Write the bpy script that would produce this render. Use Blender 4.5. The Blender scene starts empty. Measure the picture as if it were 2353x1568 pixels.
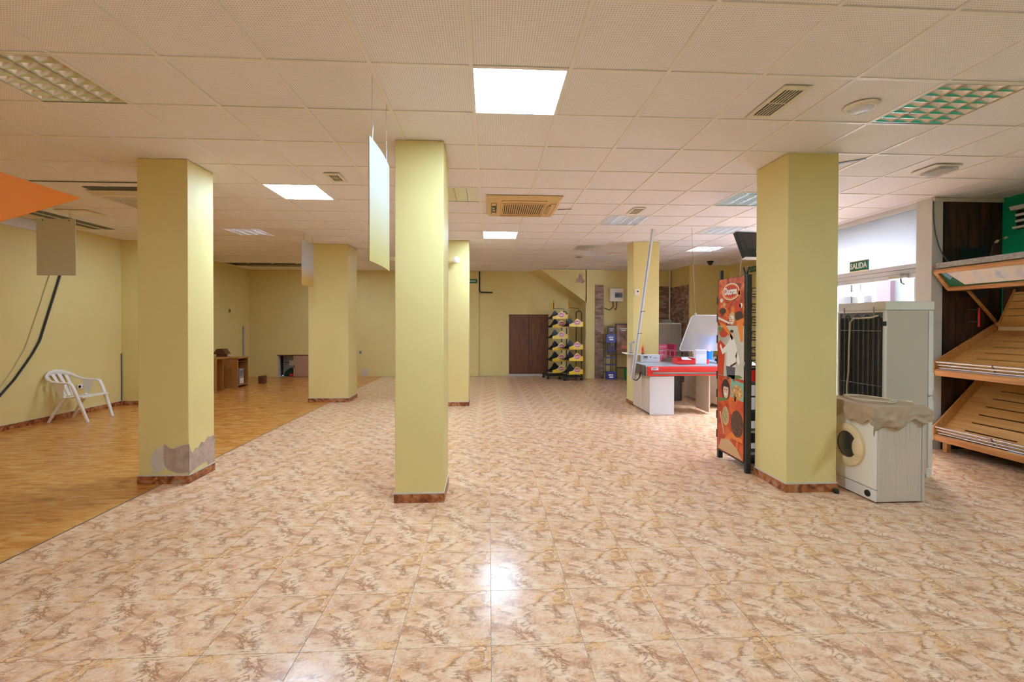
import bpy, bmesh, math, random
from math import sin, cos, pi, radians
from mathutils import Vector, Matrix, Euler
random.seed(7)
scn = bpy.context.scene
COL = scn.collection

# ------------------------------------------------------------------ camera
cam_d = bpy.data.cameras.new('camera'); cam = bpy.data.objects.new('camera', cam_d); COL.objects.link(cam)
cam_d.sensor_width = 36.0; cam_d.lens = 1037.8 / 2353 * 36.0
cam_d.shift_y = -28.4 / 2353; cam_d.clip_start = 0.05; cam_d.clip_end = 200
CAMZ = 1.509
_yaw, _pit, _rol = 0.05079, -0.00938, 0.00181
cam.matrix_world = (Matrix.Translation((0, 0, CAMZ)) @ Matrix.Rotation(-_yaw, 4, 'Z') @ Matrix.Rotation(pi / 2 + _pit, 4, 'X')
                    @ Matrix.Rotation(_rol, 4, 'Z'))
scn.camera = cam
# ------------------------------------------------------------------ world, exposure
w = bpy.data.worlds.new('sky'); scn.world = w; w.use_nodes = True
SKY = 27.0
w.node_tree.nodes['Background'].inputs[0].default_value = (0.64, 0.76, 1.0, 1)
w.node_tree.nodes['Background'].inputs[1].default_value = SKY
scn.view_settings.view_transform = 'Standard'; scn.view_settings.look = 'None'
scn.view_settings.exposure = 1.62; scn.view_settings.gamma = 1.0
scn.view_settings.use_curve_mapping = False
LED_POWER = 16.8
try:
    scn.cycles.diffuse_bounces = 6; scn.cycles.max_bounces = 10; scn.cycles.glossy_bounces = 4
    scn.cycles.sample_clamp_indirect = 6.0; scn.cycles.caustics_reflective = False
except Exception: pass

# ------------------------------------------------------------------ materials
def new_mat(name):
    m = bpy.data.materials.new(name); m.use_nodes = True
    nt = m.node_tree; b = nt.nodes['Principled BSDF']
    return m, nt, b
def N(nt, t, **kw):
    n = nt.nodes.new(t)
    for k, v in kw.items(): setattr(n, k, v)
    return n
def mat(name, col, rough=0.5, metal=0.0, spec=0.5, noise=0.0, nscale=6.0, bump=0.0, bscale=60.0, stretch=(1, 1, 1), alpha=1.0, trans=0.0):
    """plain material with a gentle procedural mottling of its own colour"""
    m, nt, b = new_mat(name)
    b.inputs['Base Color'].default_value = (*col, 1); b.inputs['Roughness'].default_value = rough
    b.inputs['Metallic'].default_value = metal; b.inputs['Specular IOR Level'].default_value = spec
    if alpha < 1: b.inputs['Alpha'].default_value = alpha
    if trans: b.inputs['Transmission Weight'].default_value = trans
    if noise or bump:
        tc = N(nt, 'ShaderNodeTexCoord'); mp = N(nt, 'ShaderNodeMapping'); mp.inputs['Scale'].default_value = stretch
        nt.links.new(tc.outputs['Object'], mp.inputs[0])
    if noise:
        no = N(nt, 'ShaderNodeTexNoise'); no.inputs['Scale'].default_value = nscale; no.inputs['Detail'].default_value = 5
        nt.links.new(mp.outputs[0], no.inputs['Vector'])
        mx = N(nt, 'ShaderNodeMix', data_type='RGBA')
        mx.inputs[6].default_value = (*[max(0, c * (1 - noise)) for c in col], 1)
        mx.inputs[7].default_value = (*[min(1, c * (1 + noise)) for c in col], 1)
        nt.links.new(no.outputs['Fac'], mx.inputs[0]); nt.links.new(mx.outputs[2], b.inputs['Base Color'])
    if bump:
        n2 = N(nt, 'ShaderNodeTexNoise'); n2.inputs['Scale'].default_value = bscale; n2.inputs['Detail'].default_value = 3
        nt.links.new(mp.outputs[0], n2.inputs['Vector'])
        bp = N(nt, 'ShaderNodeBump'); bp.inputs['Strength'].default_value = bump; bp.inputs['Distance'].default_value = 0.01
        nt.links.new(n2.outputs['Fac'], bp.inputs['Height']); nt.links.new(bp.outputs[0], b.inputs['Normal'])
    return m
def ramp(nt, pts, interp='LINEAR'):
    r = N(nt, 'ShaderNodeValToRGB'); r.color_ramp.interpolation = interp
    e = r.color_ramp.elements
    while len(e) < len(pts): e.new(0.5)
    for q, (p, c) in zip(e, pts): q.position = p; q.color = (*c, 1)
    return r
def emit(name, col, s):
    m, nt, b = new_mat(name)
    b.inputs['Base Color'].default_value = (0.8, 0.8, 0.8, 1)
    b.inputs['Emission Color'].default_value = (*col, 1); b.inputs['Emission Strength'].default_value = s
    return m

def tile_material():
    m, nt, b = new_mat('marbled_floor_tile')
    uv = N(nt, 'ShaderNodeUVMap'); uv.uv_map = 'UVMap'
    def noise(sc, det, dis, stretch=(1, 1, 1), off=0.0):
        mp = N(nt, 'ShaderNodeMapping'); mp.inputs['Scale'].default_value = stretch; mp.inputs['Location'].default_value = (off, off * .7, off * .3)
        nt.links.new(uv.outputs[0], mp.inputs[0])
        no = N(nt, 'ShaderNodeTexNoise'); no.inputs['Scale'].default_value = sc; no.inputs['Detail'].default_value = det
        no.inputs['Distortion'].default_value = dis; no.inputs['Roughness'].default_value = 0.6
        nt.links.new(mp.outputs[0], no.inputs['Vector']); return no.outputs['Fac']
    base = ramp(nt, [(0.30, (0.64, 0.32, 0.16)), (0.44, (0.78, 0.47, 0.28)), (0.60, (0.86, 0.60, 0.39)), (0.8, (0.90, 0.70, 0.50))])
    nt.links.new(noise(4.0, 6, 0.8, (0.8, 1.3, 1), 3.1), base.inputs[0])
    # orange islands
    isl = ramp(nt, [(0.585, (0, 0, 0)), (0.625, (.85, .85, .85))])
    nt.links.new(noise(2.6, 3, 0.4, (1, 1, 1), 9.0), isl.inputs[0])
    m1 = N(nt, 'ShaderNodeMix', data_type='RGBA'); m1.inputs[7].default_value = (0.80, 0.45, 0.20, 1)
    nt.links.new(isl.outputs[0], m1.inputs[0]); nt.links.new(base.outputs[0], m1.inputs[6])
    # brown cloudy veins: thin line where a distorted noise crosses its middle, masked by a second one
    vr = ramp(nt, [(0.455, (0, 0, 0)), (0.492, (1, 1, 1)), (0.508, (1, 1, 1)), (0.56, (0, 0, 0))])
    nt.links.new(noise(3.8, 8, 1.1, (0.75, 1.3, 1), 1.7), vr.inputs[0])
    mr = ramp(nt, [(0.42, (0.06, 0.06, 0.06)), (0.58, (1, 1, 1))])
    nt.links.new(noise(3.0, 3, 0.3, (1, 1, 1), 5.5), mr.inputs[0])
    mul = N(nt, 'ShaderNodeMath', operation='MULTIPLY'); nt.links.new(vr.outputs[0], mul.inputs[0]); nt.links.new(mr.outputs[0], mul.inputs[1])
    mul2 = N(nt, 'ShaderNodeMath', operation='MULTIPLY'); nt.links.new(mul.outputs[0], mul2.inputs[0]); mul2.inputs[1].default_value = 0.80
    m2 = N(nt, 'ShaderNodeMix', data_type='RGBA'); m2.inputs[7].default_value = (0.31, 0.115, 0.045, 1)
    nt.links.new(mul2.outputs[0], m2.inputs[0]); nt.links.new(m1.outputs[2], m2.inputs[6])
    # fine reddish veining over everything
    v2 = ramp(nt, [(0.46, (0, 0, 0)), (0.497, (1, 1, 1)), (0.52, (0, 0, 0))])
    nt.links.new(noise(7.5, 8, 0.9, (0.8, 1.3, 1), 21.0), v2.inputs[0])
    q2 = N(nt, 'ShaderNodeMath', operation='MULTIPLY'); q2.inputs[1].default_value = 0.36; nt.links.new(v2.outputs[0], q2.inputs[0])
    m2b = N(nt, 'ShaderNodeMix', data_type='RGBA'); m2b.inputs[7].default_value = (0.42, 0.17, 0.07, 1)
    nt.links.new(q2.outputs[0], m2b.inputs[0]); nt.links.new(m2.outputs[2], m2b.inputs[6]); m2 = m2b
    # pale hairlines
    hr = ramp(nt, [(0.485, (0, 0, 0)), (0.5, (1, 1, 1)), (0.515, (0, 0, 0))])
    nt.links.new(noise(7.0, 5, 1.2, (1, 1, 1), 12.0), hr.inputs[0])
    m3 = N(nt, 'ShaderNodeMix', data_type='RGBA'); m3.inputs[7].default_value = (0.90, 0.80, 0.66, 1)
    hm = N(nt, 'ShaderNodeMath', operation='MULTIPLY'); hm.inputs[1].default_value = 0.45; nt.links.new(hr.outputs[0], hm.inputs[0])
    nt.links.new(hm.outputs[0], m3.inputs[0]); nt.links.new(m2.outputs[2], m3.inputs[6])
    nt.links.new(m3.outputs[2], b.inputs['Base Color'])
    b.inputs['Roughness'].default_value = 0.19; b.inputs['Specular IOR Level'].default_value = 0.20
    tc = N(nt, 'ShaderNodeNewGeometry')
    bn = N(nt, 'ShaderNodeTexNoise'); bn.inputs['Scale'].default_value = 55; bn.inputs['Detail'].default_value = 2
    nt.links.new(tc.outputs['Position'], bn.inputs['Vector'])
    bp = N(nt, 'ShaderNodeBump'); bp.inputs['Strength'].default_value = 0.10; bp.inputs['Distance'].default_value = 0.004
    nt.links.new(bn.outputs['Fac'], bp.inputs['Height']); nt.links.new(bp.outputs[0], b.inputs['Normal'])
    return m
def perforated_material():
    m, nt, b = new_mat('perforated_ceiling_tile')
    tc = N(nt, 'ShaderNodeTexCoord')
    sc = N(nt, 'ShaderNodeVectorMath', operation='SCALE'); sc.inputs['Scale'].default_value = 40 / 0.576
    fr = N(nt, 'ShaderNodeVectorMath', operation='FRACTION'); sb = N(nt, 'ShaderNodeVectorMath', operation='SUBTRACT')
    sb.inputs[1].default_value = (0.5, 0.5, 0)
    mu = N(nt, 'ShaderNodeVectorMath', operation='MULTIPLY'); mu.inputs[1].default_value = (1, 1, 0)
    ln = N(nt, 'ShaderNodeVectorMath', operation='LENGTH')
    nt.links.new(tc.outputs['Object'], sc.inputs[0]); nt.links.new(sc.outputs[0], fr.inputs[0]); nt.links.new(fr.outputs[0], sb.inputs[0])
    nt.links.new(sb.outputs[0], mu.inputs[0]); nt.links.new(mu.outputs[0], ln.inputs[0])
    r = ramp(nt, [(0.20, (0.58, 0.54, 0.54)), (0.30, (0.90, 0.87, 0.91))])
    nt.links.new(ln.outputs['Value'], r.inputs[0]); nt.links.new(r.outputs[0], b.inputs['Base Color'])
    b.inputs['Roughness'].default_value = 0.8; b.inputs['Specular IOR Level'].default_value = 0.2
    return m
def streak_floor_material():
    m, nt, b = new_mat('streaked_orange_floor')
    tc = N(nt, 'ShaderNodeNewGeometry'); mp = N(nt, 'ShaderNodeMapping'); mp.inputs['Scale'].default_value = (2.4, 9.0, 1)
    nt.links.new(tc.outputs['Position'], mp.inputs[0])
    n1 = N(nt, 'ShaderNodeTexNoise'); n1.inputs['Scale'].default_value = 1.8; n1.inputs['Detail'].default_value = 7; n1.inputs['Distortion'].default_value = 0.8
    n1.inputs['Roughness'].default_value = 0.62
    nt.links.new(mp.outputs[0], n1.inputs['Vector'])
    r = ramp(nt, [(0.30, (0.36, 0.12, 0.014)), (0.47, (0.60, 0.23, 0.038)), (0.60, (0.70, 0.34, 0.09)), (0.74, (0.74, 0.50, 0.25))])
    nt.links.new(n1.outputs['Fac'], r.inputs[0]); nt.links.new(r.outputs[0], b.inputs['Base Color'])
    b.inputs['Roughness'].default_value = 0.22; b.inputs['Specular IOR Level'].default_value = 0.5
    n2 = N(nt, 'ShaderNodeTexNoise'); n2.inputs['Scale'].default_value = 30; nt.links.new(tc.outputs['Position'], n2.inputs['Vector'])
    bp = N(nt, 'ShaderNodeBump'); bp.inputs['Strength'].default_value = 0.10; bp.inputs['Distance'].default_value = 0.004
    nt.links.new(n2.outputs['Fac'], bp.inputs['Height']); nt.links.new(bp.outputs[0], b.inputs['Normal'])
    return m
def marble_dark(name):
    m, nt, b = new_mat(name)
    tc = N(nt, 'ShaderNodeNewGeometry')
    n1 = N(nt, 'ShaderNodeTexNoise'); n1.inputs['Scale'].default_value = 9; n1.inputs['Detail'].default_value = 6; n1.inputs['Distortion'].default_value = 1.5
    nt.links.new(tc.outputs['Position'], n1.inputs['Vector'])
    r = ramp(nt, [(0.32, (0.09, 0.035, 0.02)), (0.46, (0.30, 0.085, 0.025)), (0.56, (0.45, 0.15, 0.045)), (0.68, (0.42, 0.27, 0.17))])
    nt.links.new(n1.outputs['Fac'], r.inputs[0]); nt.links.new(r.outputs[0], b.inputs['Base Color'])
    b.inputs['Roughness'].default_value = 0.25
    return m
def wood(name, c0, c1, rough=0.45, axis=(1, 12, 12), scale=3.0):
    m, nt, b = new_mat(name)
    tc = N(nt, 'ShaderNodeTexCoord'); mp = N(nt, 'ShaderNodeMapping'); mp.inputs['Scale'].default_value = axis
    nt.links.new(tc.outputs['Object'], mp.inputs[0])
    n1 = N(nt, 'ShaderNodeTexNoise'); n1.inputs['Scale'].default_value = scale; n1.inputs['Detail'].default_value = 6; n1.inputs['Distortion'].default_value = 0.6
    nt.links.new(mp.outputs[0], n1.inputs['Vector'])
    r = ramp(nt, [(0.35, c0), (0.65, c1)])
    nt.links.new(n1.outputs['Fac'], r.inputs[0]); nt.links.new(r.outputs[0], b.inputs['Base Color'])
    b.inputs['Roughness'].default_value = rough
    return m
def film(name, col, transp=0.0):
    """white film on glass: lets daylight through, scattered"""
    m, nt, b = new_mat(name); out = nt.nodes['Material Output']
    t = N(nt, 'ShaderNodeBsdfTranslucent'); t.inputs[0].default_value = (*col, 1)
    d = N(nt, 'ShaderNodeBsdfDiffuse'); d.inputs[0].default_value = (*col, 1)
    ms = N(nt, 'ShaderNodeMixShader'); ms.inputs[0].default_value = 0.08
    nt.links.new(t.outputs[0], ms.inputs[1]); nt.links.new(d.outputs[0], ms.inputs[2])
    last = ms
    if transp:
        tr = N(nt, 'ShaderNodeBsdfTransparent'); m2 = N(nt, 'ShaderNodeMixShader'); m2.inputs[0].default_value = transp
        nt.links.new(ms.outputs[0], m2.inputs[1]); nt.links.new(tr.outputs[0], m2.inputs[2]); last = m2
    nt.links.new(last.outputs[0], out.inputs[0]); nt.nodes.remove(b)
    return m
def fade(name, c0, c1, lo=0.0, hi=1.0):
    m, nt, b = new_mat(name)
    tc = N(nt, 'ShaderNodeTexCoord'); sp = N(nt, 'ShaderNodeSeparateXYZ'); nt.links.new(tc.outputs['Generated'], sp.inputs[0])
    r = ramp(nt, [(lo, c0), (hi, c1)]); nt.links.new(sp.outputs['Z'], r.inputs[0]); nt.links.new(r.outputs[0], b.inputs['Base Color']); b.inputs['Roughness'].default_value = 0.45
    return m
def clear_glass(name, tint=(1, 1, 1), gloss=0.08, white=0.0):
    m, nt, b = new_mat(name); out = nt.nodes['Material Output']
    tr = N(nt, 'ShaderNodeBsdfTransparent'); tr.inputs[0].default_value = (*tint, 1)
    g = N(nt, 'ShaderNodeBsdfGlossy'); g.inputs['Roughness'].default_value = 0.03
    ms = N(nt, 'ShaderNodeMixShader'); ms.inputs[0].default_value = gloss
    nt.links.new(tr.outputs[0], ms.inputs[1]); nt.links.new(g.outputs[0], ms.inputs[2]); last = ms
    if white:
        d = N(nt, 'ShaderNodeBsdfDiffuse'); d.inputs[0].default_value = (0.9, 0.9, 0.93, 1)
        m2 = N(nt, 'ShaderNodeMixShader'); m2.inputs[0].default_value = white
        nt.links.new(ms.outputs[0], m2.inputs[1]); nt.links.new(d.outputs[0], m2.inputs[2]); last = m2
    nt.links.new(last.outputs[0], out.inputs[0]); nt.nodes.remove(b)
    return m
def print_mat(name, cols, scale=18.0, rough=0.4):
    """small printed picture too far away to read: patches of ink"""
    m, nt, b = new_mat(name)
    tc = N(nt, 'ShaderNodeTexCoord'); n1 = N(nt, 'ShaderNodeTexNoise'); n1.inputs['Scale'].default_value = scale; n1.inputs['Detail'].default_value = 4
    n1.inputs['Distortion'].default_value = 1.0
    nt.links.new(tc.outputs['Object'], n1.inputs['Vector'])
    k = len(cols); r = ramp(nt, [(0.3 + 0.4 * i / (k - 1), c) for i, c in enumerate(cols)])
    nt.links.new(n1.outputs['Fac'], r.inputs[0]); nt.links.new(r.outputs[0], b.inputs['Base Color']); b.inputs['Roughness'].default_value = rough
    return m

M = {}
M['paint'] = mat('yellow_wall_paint', (0.735, 0.612, 0.262), 0.55, spec=0.3, noise=0.035, nscale=2.5, bump=0.06, bscale=90)
M['tile'] = tile_material(); M['perf'] = perforated_material(); M['streak'] = streak_floor_material()
M['grout'] = mat('grout', (0.42, 0.36, 0.28), 0.8)
M['skirt'] = marble_dark('brown_marbled_skirting'); M['mortar'] = mat('bare_mortar', (0.46, 0.34, 0.27), 0.9, noise=0.45, nscale=14, bump=0.5, bscale=40)
M['filler'] = mat('pale_filler', (0.62, 0.56, 0.48), 0.8, noise=0.15, nscale=10)
M['slab'] = mat('dark_slab', (0.10, 0.09, 0.08), 0.9)
M['tbar'] = mat('ceiling_bar', (0.84, 0.80, 0.76), 0.4)
M['white'] = mat('white_enamel', (0.82, 0.76, 0.67), 0.35, noise=0.03)
M['appl'] = mat('appliance_enamel', (0.64, 0.53, 0.43), 0.4, noise=0.03, nscale=3)
M['cream'] = mat('aged_cream_plastic', (0.80, 0.64, 0.38), 0.4)
M['beige'] = mat('yellowed_plastic', (0.72, 0.50, 0.24), 0.45, noise=0.05, nscale=5)
M['ventplastic'] = mat('beige_vent_plastic', (0.76, 0.69, 0.56), 0.45)
M['black'] = mat('black_plastic', (0.015, 0.015, 0.015), 0.4); M['blackmetal'] = mat('black_metal', (0.022, 0.022, 0.022), 0.35)
M['darkgrey'] = mat('dark_grey', (0.07, 0.07, 0.075), 0.5); M['grey'] = mat('grey_plastic', (0.35, 0.35, 0.36), 0.45)
M['steel'] = mat('brushed_steel', (0.70, 0.70, 0.72), 0.22, metal=1.0); M['chrome'] = mat('chrome', (0.85, 0.85, 0.88), 0.08, metal=1.0)
M['louver'] = mat('polished_louvre', (0.86, 0.86, 0.84), 0.2, metal=1.0)
M['alu'] = mat('white_lacquered_frame', (0.74, 0.74, 0.76), 0.35)
M['led'] = emit('led_diffuser', (0.72, 1.01, 1.34), LED_POWER)
M['added_led_dim'] = emit('added_dim_diffuser', (0.78, 1.0, 1.30), LED_POWER * .42)  # weaker glow for the fill panels added behind the columns
M['tube'] = mat('fluorescent_tube', (0.85, 0.85, 0.82), 0.3)
M['red'] = mat('red_plastic', (0.75, 0.035, 0.03), 0.35); M['belt'] = mat('steel_grey_belt', (0.38, 0.43, 0.47), 0.3)
M['brownplate'] = mat('dark_brown_plate', (0.12, 0.085, 0.06), 0.5)
M['orange'] = mat('orange_board', (0.98, 0.28, 0.0), 0.6); M['board'] = mat('white_hanging_board', (0.60, 0.57, 0.44), 0.45)
M['wire'] = mat('wire', (0.45, 0.43, 0.40), 0.4, metal=0.5)
M['doorwood'] = wood('dark_brown_door_wood', (0.105, 0.035, 0.014), (0.20, 0.07, 0.03), 0.4, (9, 9, 0.8))
M['blackwood'] = wood('smoky_dark_wood', (0.012, 0.006, 0.004), (0.075, 0.024, 0.008), 0.6, (5, 5, 0.7), 2.2)
M['pine'] = wood('varnished_pine', (0.44, 0.18, 0.045), (0.60, 0.28, 0.085), 0.35, (10, 0.7, 10))
M['pinepale'] = wood('pale_plywood', (0.56, 0.265, 0.065), (0.68, 0.37, 0.115), 0.4, (7, 0.6, 7))
M['deskwood'] = wood('orange_desk_veneer', (0.42, 0.19, 0.045), (0.52, 0.26, 0.075), 0.45, (8, 8, 1))
M['brownwood'] = mat('dark_varnished_wood', (0.14, 0.055, 0.02), 0.5, noise=0.2)
M['chair'] = mat('white_moulded_plastic', (0.78, 0.72, 0.64), 0.35)
M['cloth'] = mat('tan_cloth', (0.47, 0.33, 0.21), 0.85, noise=0.12, nscale=6, bump=0.15, bscale=200)
M['hose'] = mat('cream_hose', (0.66, 0.58, 0.42), 0.5)
M['green'] = mat('green_painted_wall', (0.0, 0.40, 0.20), 0.5, noise=0.05); M['signgreen'] = mat('green_sign', (0.01, 0.15, 0.075), 0.4)
M['ink'] = mat('white_ink', (0.86, 0.86, 0.82), 0.5)
M['brick'] = mat('red_brown_brick', (0.33, 0.20, 0.14), 0.85, noise=0.35, nscale=7); M['brickmortar'] = mat('brick_mortar', (0.33, 0.27, 0.22), 0.9)
M['yellow'] = mat('yellow_card', (0.86, 0.58, 0.02), 0.4); M['logored'] = mat('red_print', (0.62, 0.10, 0.05), 0.4)
M['navy'] = mat('blue_card', (0.035, 0.025, 0.22), 0.4); M['coffee'] = mat('coffee_card', (0.07, 0.03, 0.018), 0.4)
M['coffeeprint'] = print_mat('coffee_print', [(0.12, 0.05, 0.03), (0.30, 0.14, 0.07), (0.50, 0.28, 0.15)], 4)
M['blue'] = mat('blue_bucket', (0.02, 0.17, 0.70), 0.35); M['pink'] = mat('pink_card', (0.72, 0.03, 0.20), 0.4)
M['film'] = film('white_window_film', (0.45, 0.43, 0.415), 0.0); M['glass'] = clear_glass('window_glass')
M['acrylic'] = clear_glass('acrylic_sheet', (0.95, 0.95, 0.97), 0.05, 0.26)
M['cover'] = clear_glass('clear_cover', (0.9, 0.9, 0.92), 0.15, 0.25)
M['porthole'] = mat('porthole_glass', (0.03, 0.03, 0.025), 0.06, spec=0.8)
M['screen'] = mat('dark_screen', (0.012, 0.014, 0.014), 0.08, spec=0.8)
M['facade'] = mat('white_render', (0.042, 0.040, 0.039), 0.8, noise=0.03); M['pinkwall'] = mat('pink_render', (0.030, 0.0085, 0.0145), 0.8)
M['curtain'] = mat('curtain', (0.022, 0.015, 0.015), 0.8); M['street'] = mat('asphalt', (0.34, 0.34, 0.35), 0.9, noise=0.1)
M['paper'] = mat('white_paper', (0.82, 0.82, 0.86), 0.7, noise=0.08, nscale=30); M['granite'] = mat('speckled_grey_ledge', (0.40, 0.37, 0.33), 0.6, noise=0.5, nscale=40)

# ------------------------------------------------------------------ mesh builder
class MB:
    def __init__(s): s.v = []; s.f = []; s.mi = []; s.cur = 0
    def face(s, pts):
        k = len(s.v); s.v += [tuple(p) for p in pts]; s.f.append(tuple(range(k, k + len(pts)))); s.mi.append(s.cur); return s
    def box(s, x0, y0, z0, x1, y1, z1):
        x0, x1 = sorted((x0, x1)); y0, y1 = sorted((y0, y1)); z0, z1 = sorted((z0, z1))
        k = len(s.v)
        s.v += [(x0, y0, z0), (x1, y0, z0), (x1, y1, z0), (x0, y1, z0), (x0, y0, z1), (x1, y0, z1), (x1, y1, z1), (x0, y1, z1)]
        for q in ((0, 3, 2, 1), (4, 5, 6, 7), (0, 1, 5, 4), (1, 2, 6, 5), (2, 3, 7, 6), (3, 0, 4, 7)):
            s.f.append(tuple(k + i for i in q)); s.mi.append(s.cur)
        return s
    def prism(s, poly, ext):
        """closed polygon (3-D points) pushed along ext"""
        n = len(poly); k = len(s.v); e = Vector(ext)
        a = [Vector(p) for p in poly]; nrm = Vector((0, 0, 0))
        for i in range(n): nrm += a[i].cross(a[(i + 1) % n])
        if nrm.dot(e) > 0: a = a[::-1]
        s.v += [tuple(p) for p in a] + [tuple(p + e) for p in a]
        s.f.append(tuple(range(k, k + n))); s.mi.append(s.cur)
        s.f.append(tuple(range(k + 2 * n - 1, k + n - 1, -1))); s.mi.append(s.cur)
        for i in range(n):
            j = (i + 1) % n; s.f.append((k + j, k + i, k + n + i, k + n + j)); s.mi.append(s.cur)
        return s
    def bar(s, p0, p1, w, h, up=(0, 0, 1)):
        """rectangular bar of section w x h between two points"""
        p0, p1 = Vector(p0), Vector(p1); d = (p1 - p0).normalized(); u = Vector(up)
        if abs(d.dot(u)) > 0.98: u = Vector((1, 0, 0))
        r = d.cross(u).normalized(); u = r.cross(d)
        q = [p0 + r * (a * w / 2) + u * (b * h / 2) for a, b in ((-1, -1), (1, -1), (1, 1), (-1, 1))]
        return s.prism(q, p1 - p0)
    def tube(s, pts, r, n=8, r1=None, cap=True):
        pts = [Vector(p) for p in pts]; L = len(pts); k = len(s.v); prev = None
        for i, p in enumerate(pts):
            d = (pts[min(i + 1, L - 1)] - pts[max(i - 1, 0)]).normalized()
            if prev is None:
                u = Vector((0, 0, 1)) if abs(d.z) < 0.9 else Vector((1, 0, 0)); a = d.cross(u).normalized()
            else: a = (prev - d * prev.dot(d)).normalized()
            prev = a; b = d.cross(a); rr = r if r1 is None else r + (r1 - r) * i / max(1, L - 1)
            for j in range(n):
                t = 2 * pi * j / n; s.v.append(tuple(p + (a * cos(t) + b * sin(t)) * rr))
        for i in range(L - 1):
            for j in range(n):
                j2 = (j + 1) % n; s.f.append((k + i * n + j, k + i * n + j2, k + (i + 1) * n + j2, k + (i + 1) * n + j)); s.mi.append(s.cur)
        if cap:
            s.f.append(tuple(k + j for j in range(n - 1, -1, -1))); s.mi.append(s.cur)
            s.f.append(tuple(k + (L - 1) * n + j for j in range(n))); s.mi.append(s.cur)
        return s
    def lathe(s, c, prof, n=24, axis='Z', sx=1.0, sy=1.0):
        k = len(s.v); c = Vector(c)
        for (r, z) in prof:
            for j in range(n):
                t = 2 * pi * j / n; a, b = r * cos(t) * sx, r * sin(t) * sy
                p = {'Z': (a, b, z), 'X': (z, a, b), 'Y': (a, -z, b)}[axis]
                s.v.append(tuple(c + Vector(p)))
        for i in range(len(prof) - 1):
            for j in range(n):
                j2 = (j + 1) % n; s.f.append((k + i * n + j, k + i * n + j2, k + (i + 1) * n + j2, k + (i + 1) * n + j)); s.mi.append(s.cur)
        if prof[0][0] > 1e-5: s.f.append(tuple(k + j for j in range(n - 1, -1, -1))); s.mi.append(s.cur)
        if prof[-1][0] > 1e-5: q = k + (len(prof) - 1) * n; s.f.append(tuple(q + j for j in range(n))); s.mi.append(s.cur)
        return s
    def build(s, name, mats, parent=None, local=False, smooth=False, bevel=0.0, loc=None):
        me = bpy.data.meshes.new(name)
        off = Vector((0, 0, 0))
        if parent is not None and not local: off = wloc(parent)
        if loc is not None: off = Vector(loc)
        me.from_pydata([tuple(Vector(p) - off) for p in s.v], [], s.f)
        if not isinstance(mats, (list, tuple)): mats = [mats]
        for m in mats: me.materials.append(M[m] if isinstance(m, str) else m)
        if len(mats) > 1:
            for p, i in zip(me.polygons, s.mi): p.material_index = i
        me.validate(); me.update()
        if smooth:
            for p in me.polygons: p.use_smooth = True
            try: me.set_sharp_from_angle(angle=radians(40))
            except Exception: pass
        o = bpy.data.objects.new(name, me); COL.objects.link(o)
        if parent is not None: o.parent = parent
        if loc is not None: o.location = Vector(loc) - (wloc(parent) if parent is not None and not local else Vector((0, 0, 0)))
        if bevel:
            b = o.modifiers.new('soft_edges', 'BEVEL'); b.width = bevel; b.segments = 2; b.limit_method = 'ANGLE'
        return o
def wloc(o):
    v = Vector((0, 0, 0))
    while o is not None: v += o.location; o = o.parent
    return v
def tag(o, label=None, cat=None, group=None, kind=None):
    if label: o['label'] = label
    if cat: o['category'] = cat
    if group: o['group'] = group
    if kind: o['kind'] = kind
    return o
def thing(name, label, cat, loc, rz=0.0, group=None):
    o = bpy.data.objects.new(name, None); COL.objects.link(o); o.location = loc; o.rotation_euler = (0, 0, rz); o.empty_display_size = 0.1
    return tag(o, label, cat, group)
def dup(root, loc, label=None, rz=None):
    def cp(o, par):
        c = o.copy(); COL.objects.link(c)
        if par is not None: c.parent = par
        for ch in kids(o): cp(ch, c)
        return c
    r = cp(root, None); r.location = loc
    if label: r['label'] = label
    if rz is not None: r.rotation_euler = (0, 0, rz)
    return r
def kids(o): return [c for c in bpy.data.objects if c.parent == o]
def text(body, size, m, parent, loc, ax, up, name='lettering', bold=0.0, depth=0.002, sx=1.0, local=False, shear=0.0):
    """flat lettering: ax = reading direction, up = up direction, centred at loc (world)"""
    cu = bpy.data.curves.new(name, 'FONT'); cu.body = body; cu.size = size; cu.align_x = 'CENTER'; cu.align_y = 'CENTER'
    cu.extrude = depth / 2; cu.offset = bold; cu.resolution_u = 3; cu.shear = shear
    t = bpy.data.objects.new(name, cu); COL.objects.link(t)
    me = bpy.data.meshes.new_from_object(t); me.name = name
    bpy.data.objects.remove(t); bpy.data.curves.remove(cu)
    X = Vector(ax).normalized(); Y = Vector(up).normalized(); Z = X.cross(Y)
    R = Matrix((X * sx, Y, Z)).transposed().to_4x4()
    off = Vector(loc) - (wloc(parent) if parent is not None and not local else Vector((0, 0, 0)))
    me.transform(Matrix.Translation(off) @ R)
    me.materials.clear(); me.materials.append(M[m] if isinstance(m, str) else m)
    o = bpy.data.objects.new(name, me); COL.objects.link(o)
    if parent is not None: o.parent = parent
    return o
def struct(name, mb, m, parent=None, **kw):
    o = mb.build(name, m, parent, **kw)
    if parent is None: o['kind'] = 'structure'
    return o
def ellipse(cx, cy, a, b, n=24): return [(cx + a * cos(2 * pi * i / n), cy + b * sin(2 * pi * i / n)) for i in range(n)]

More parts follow.
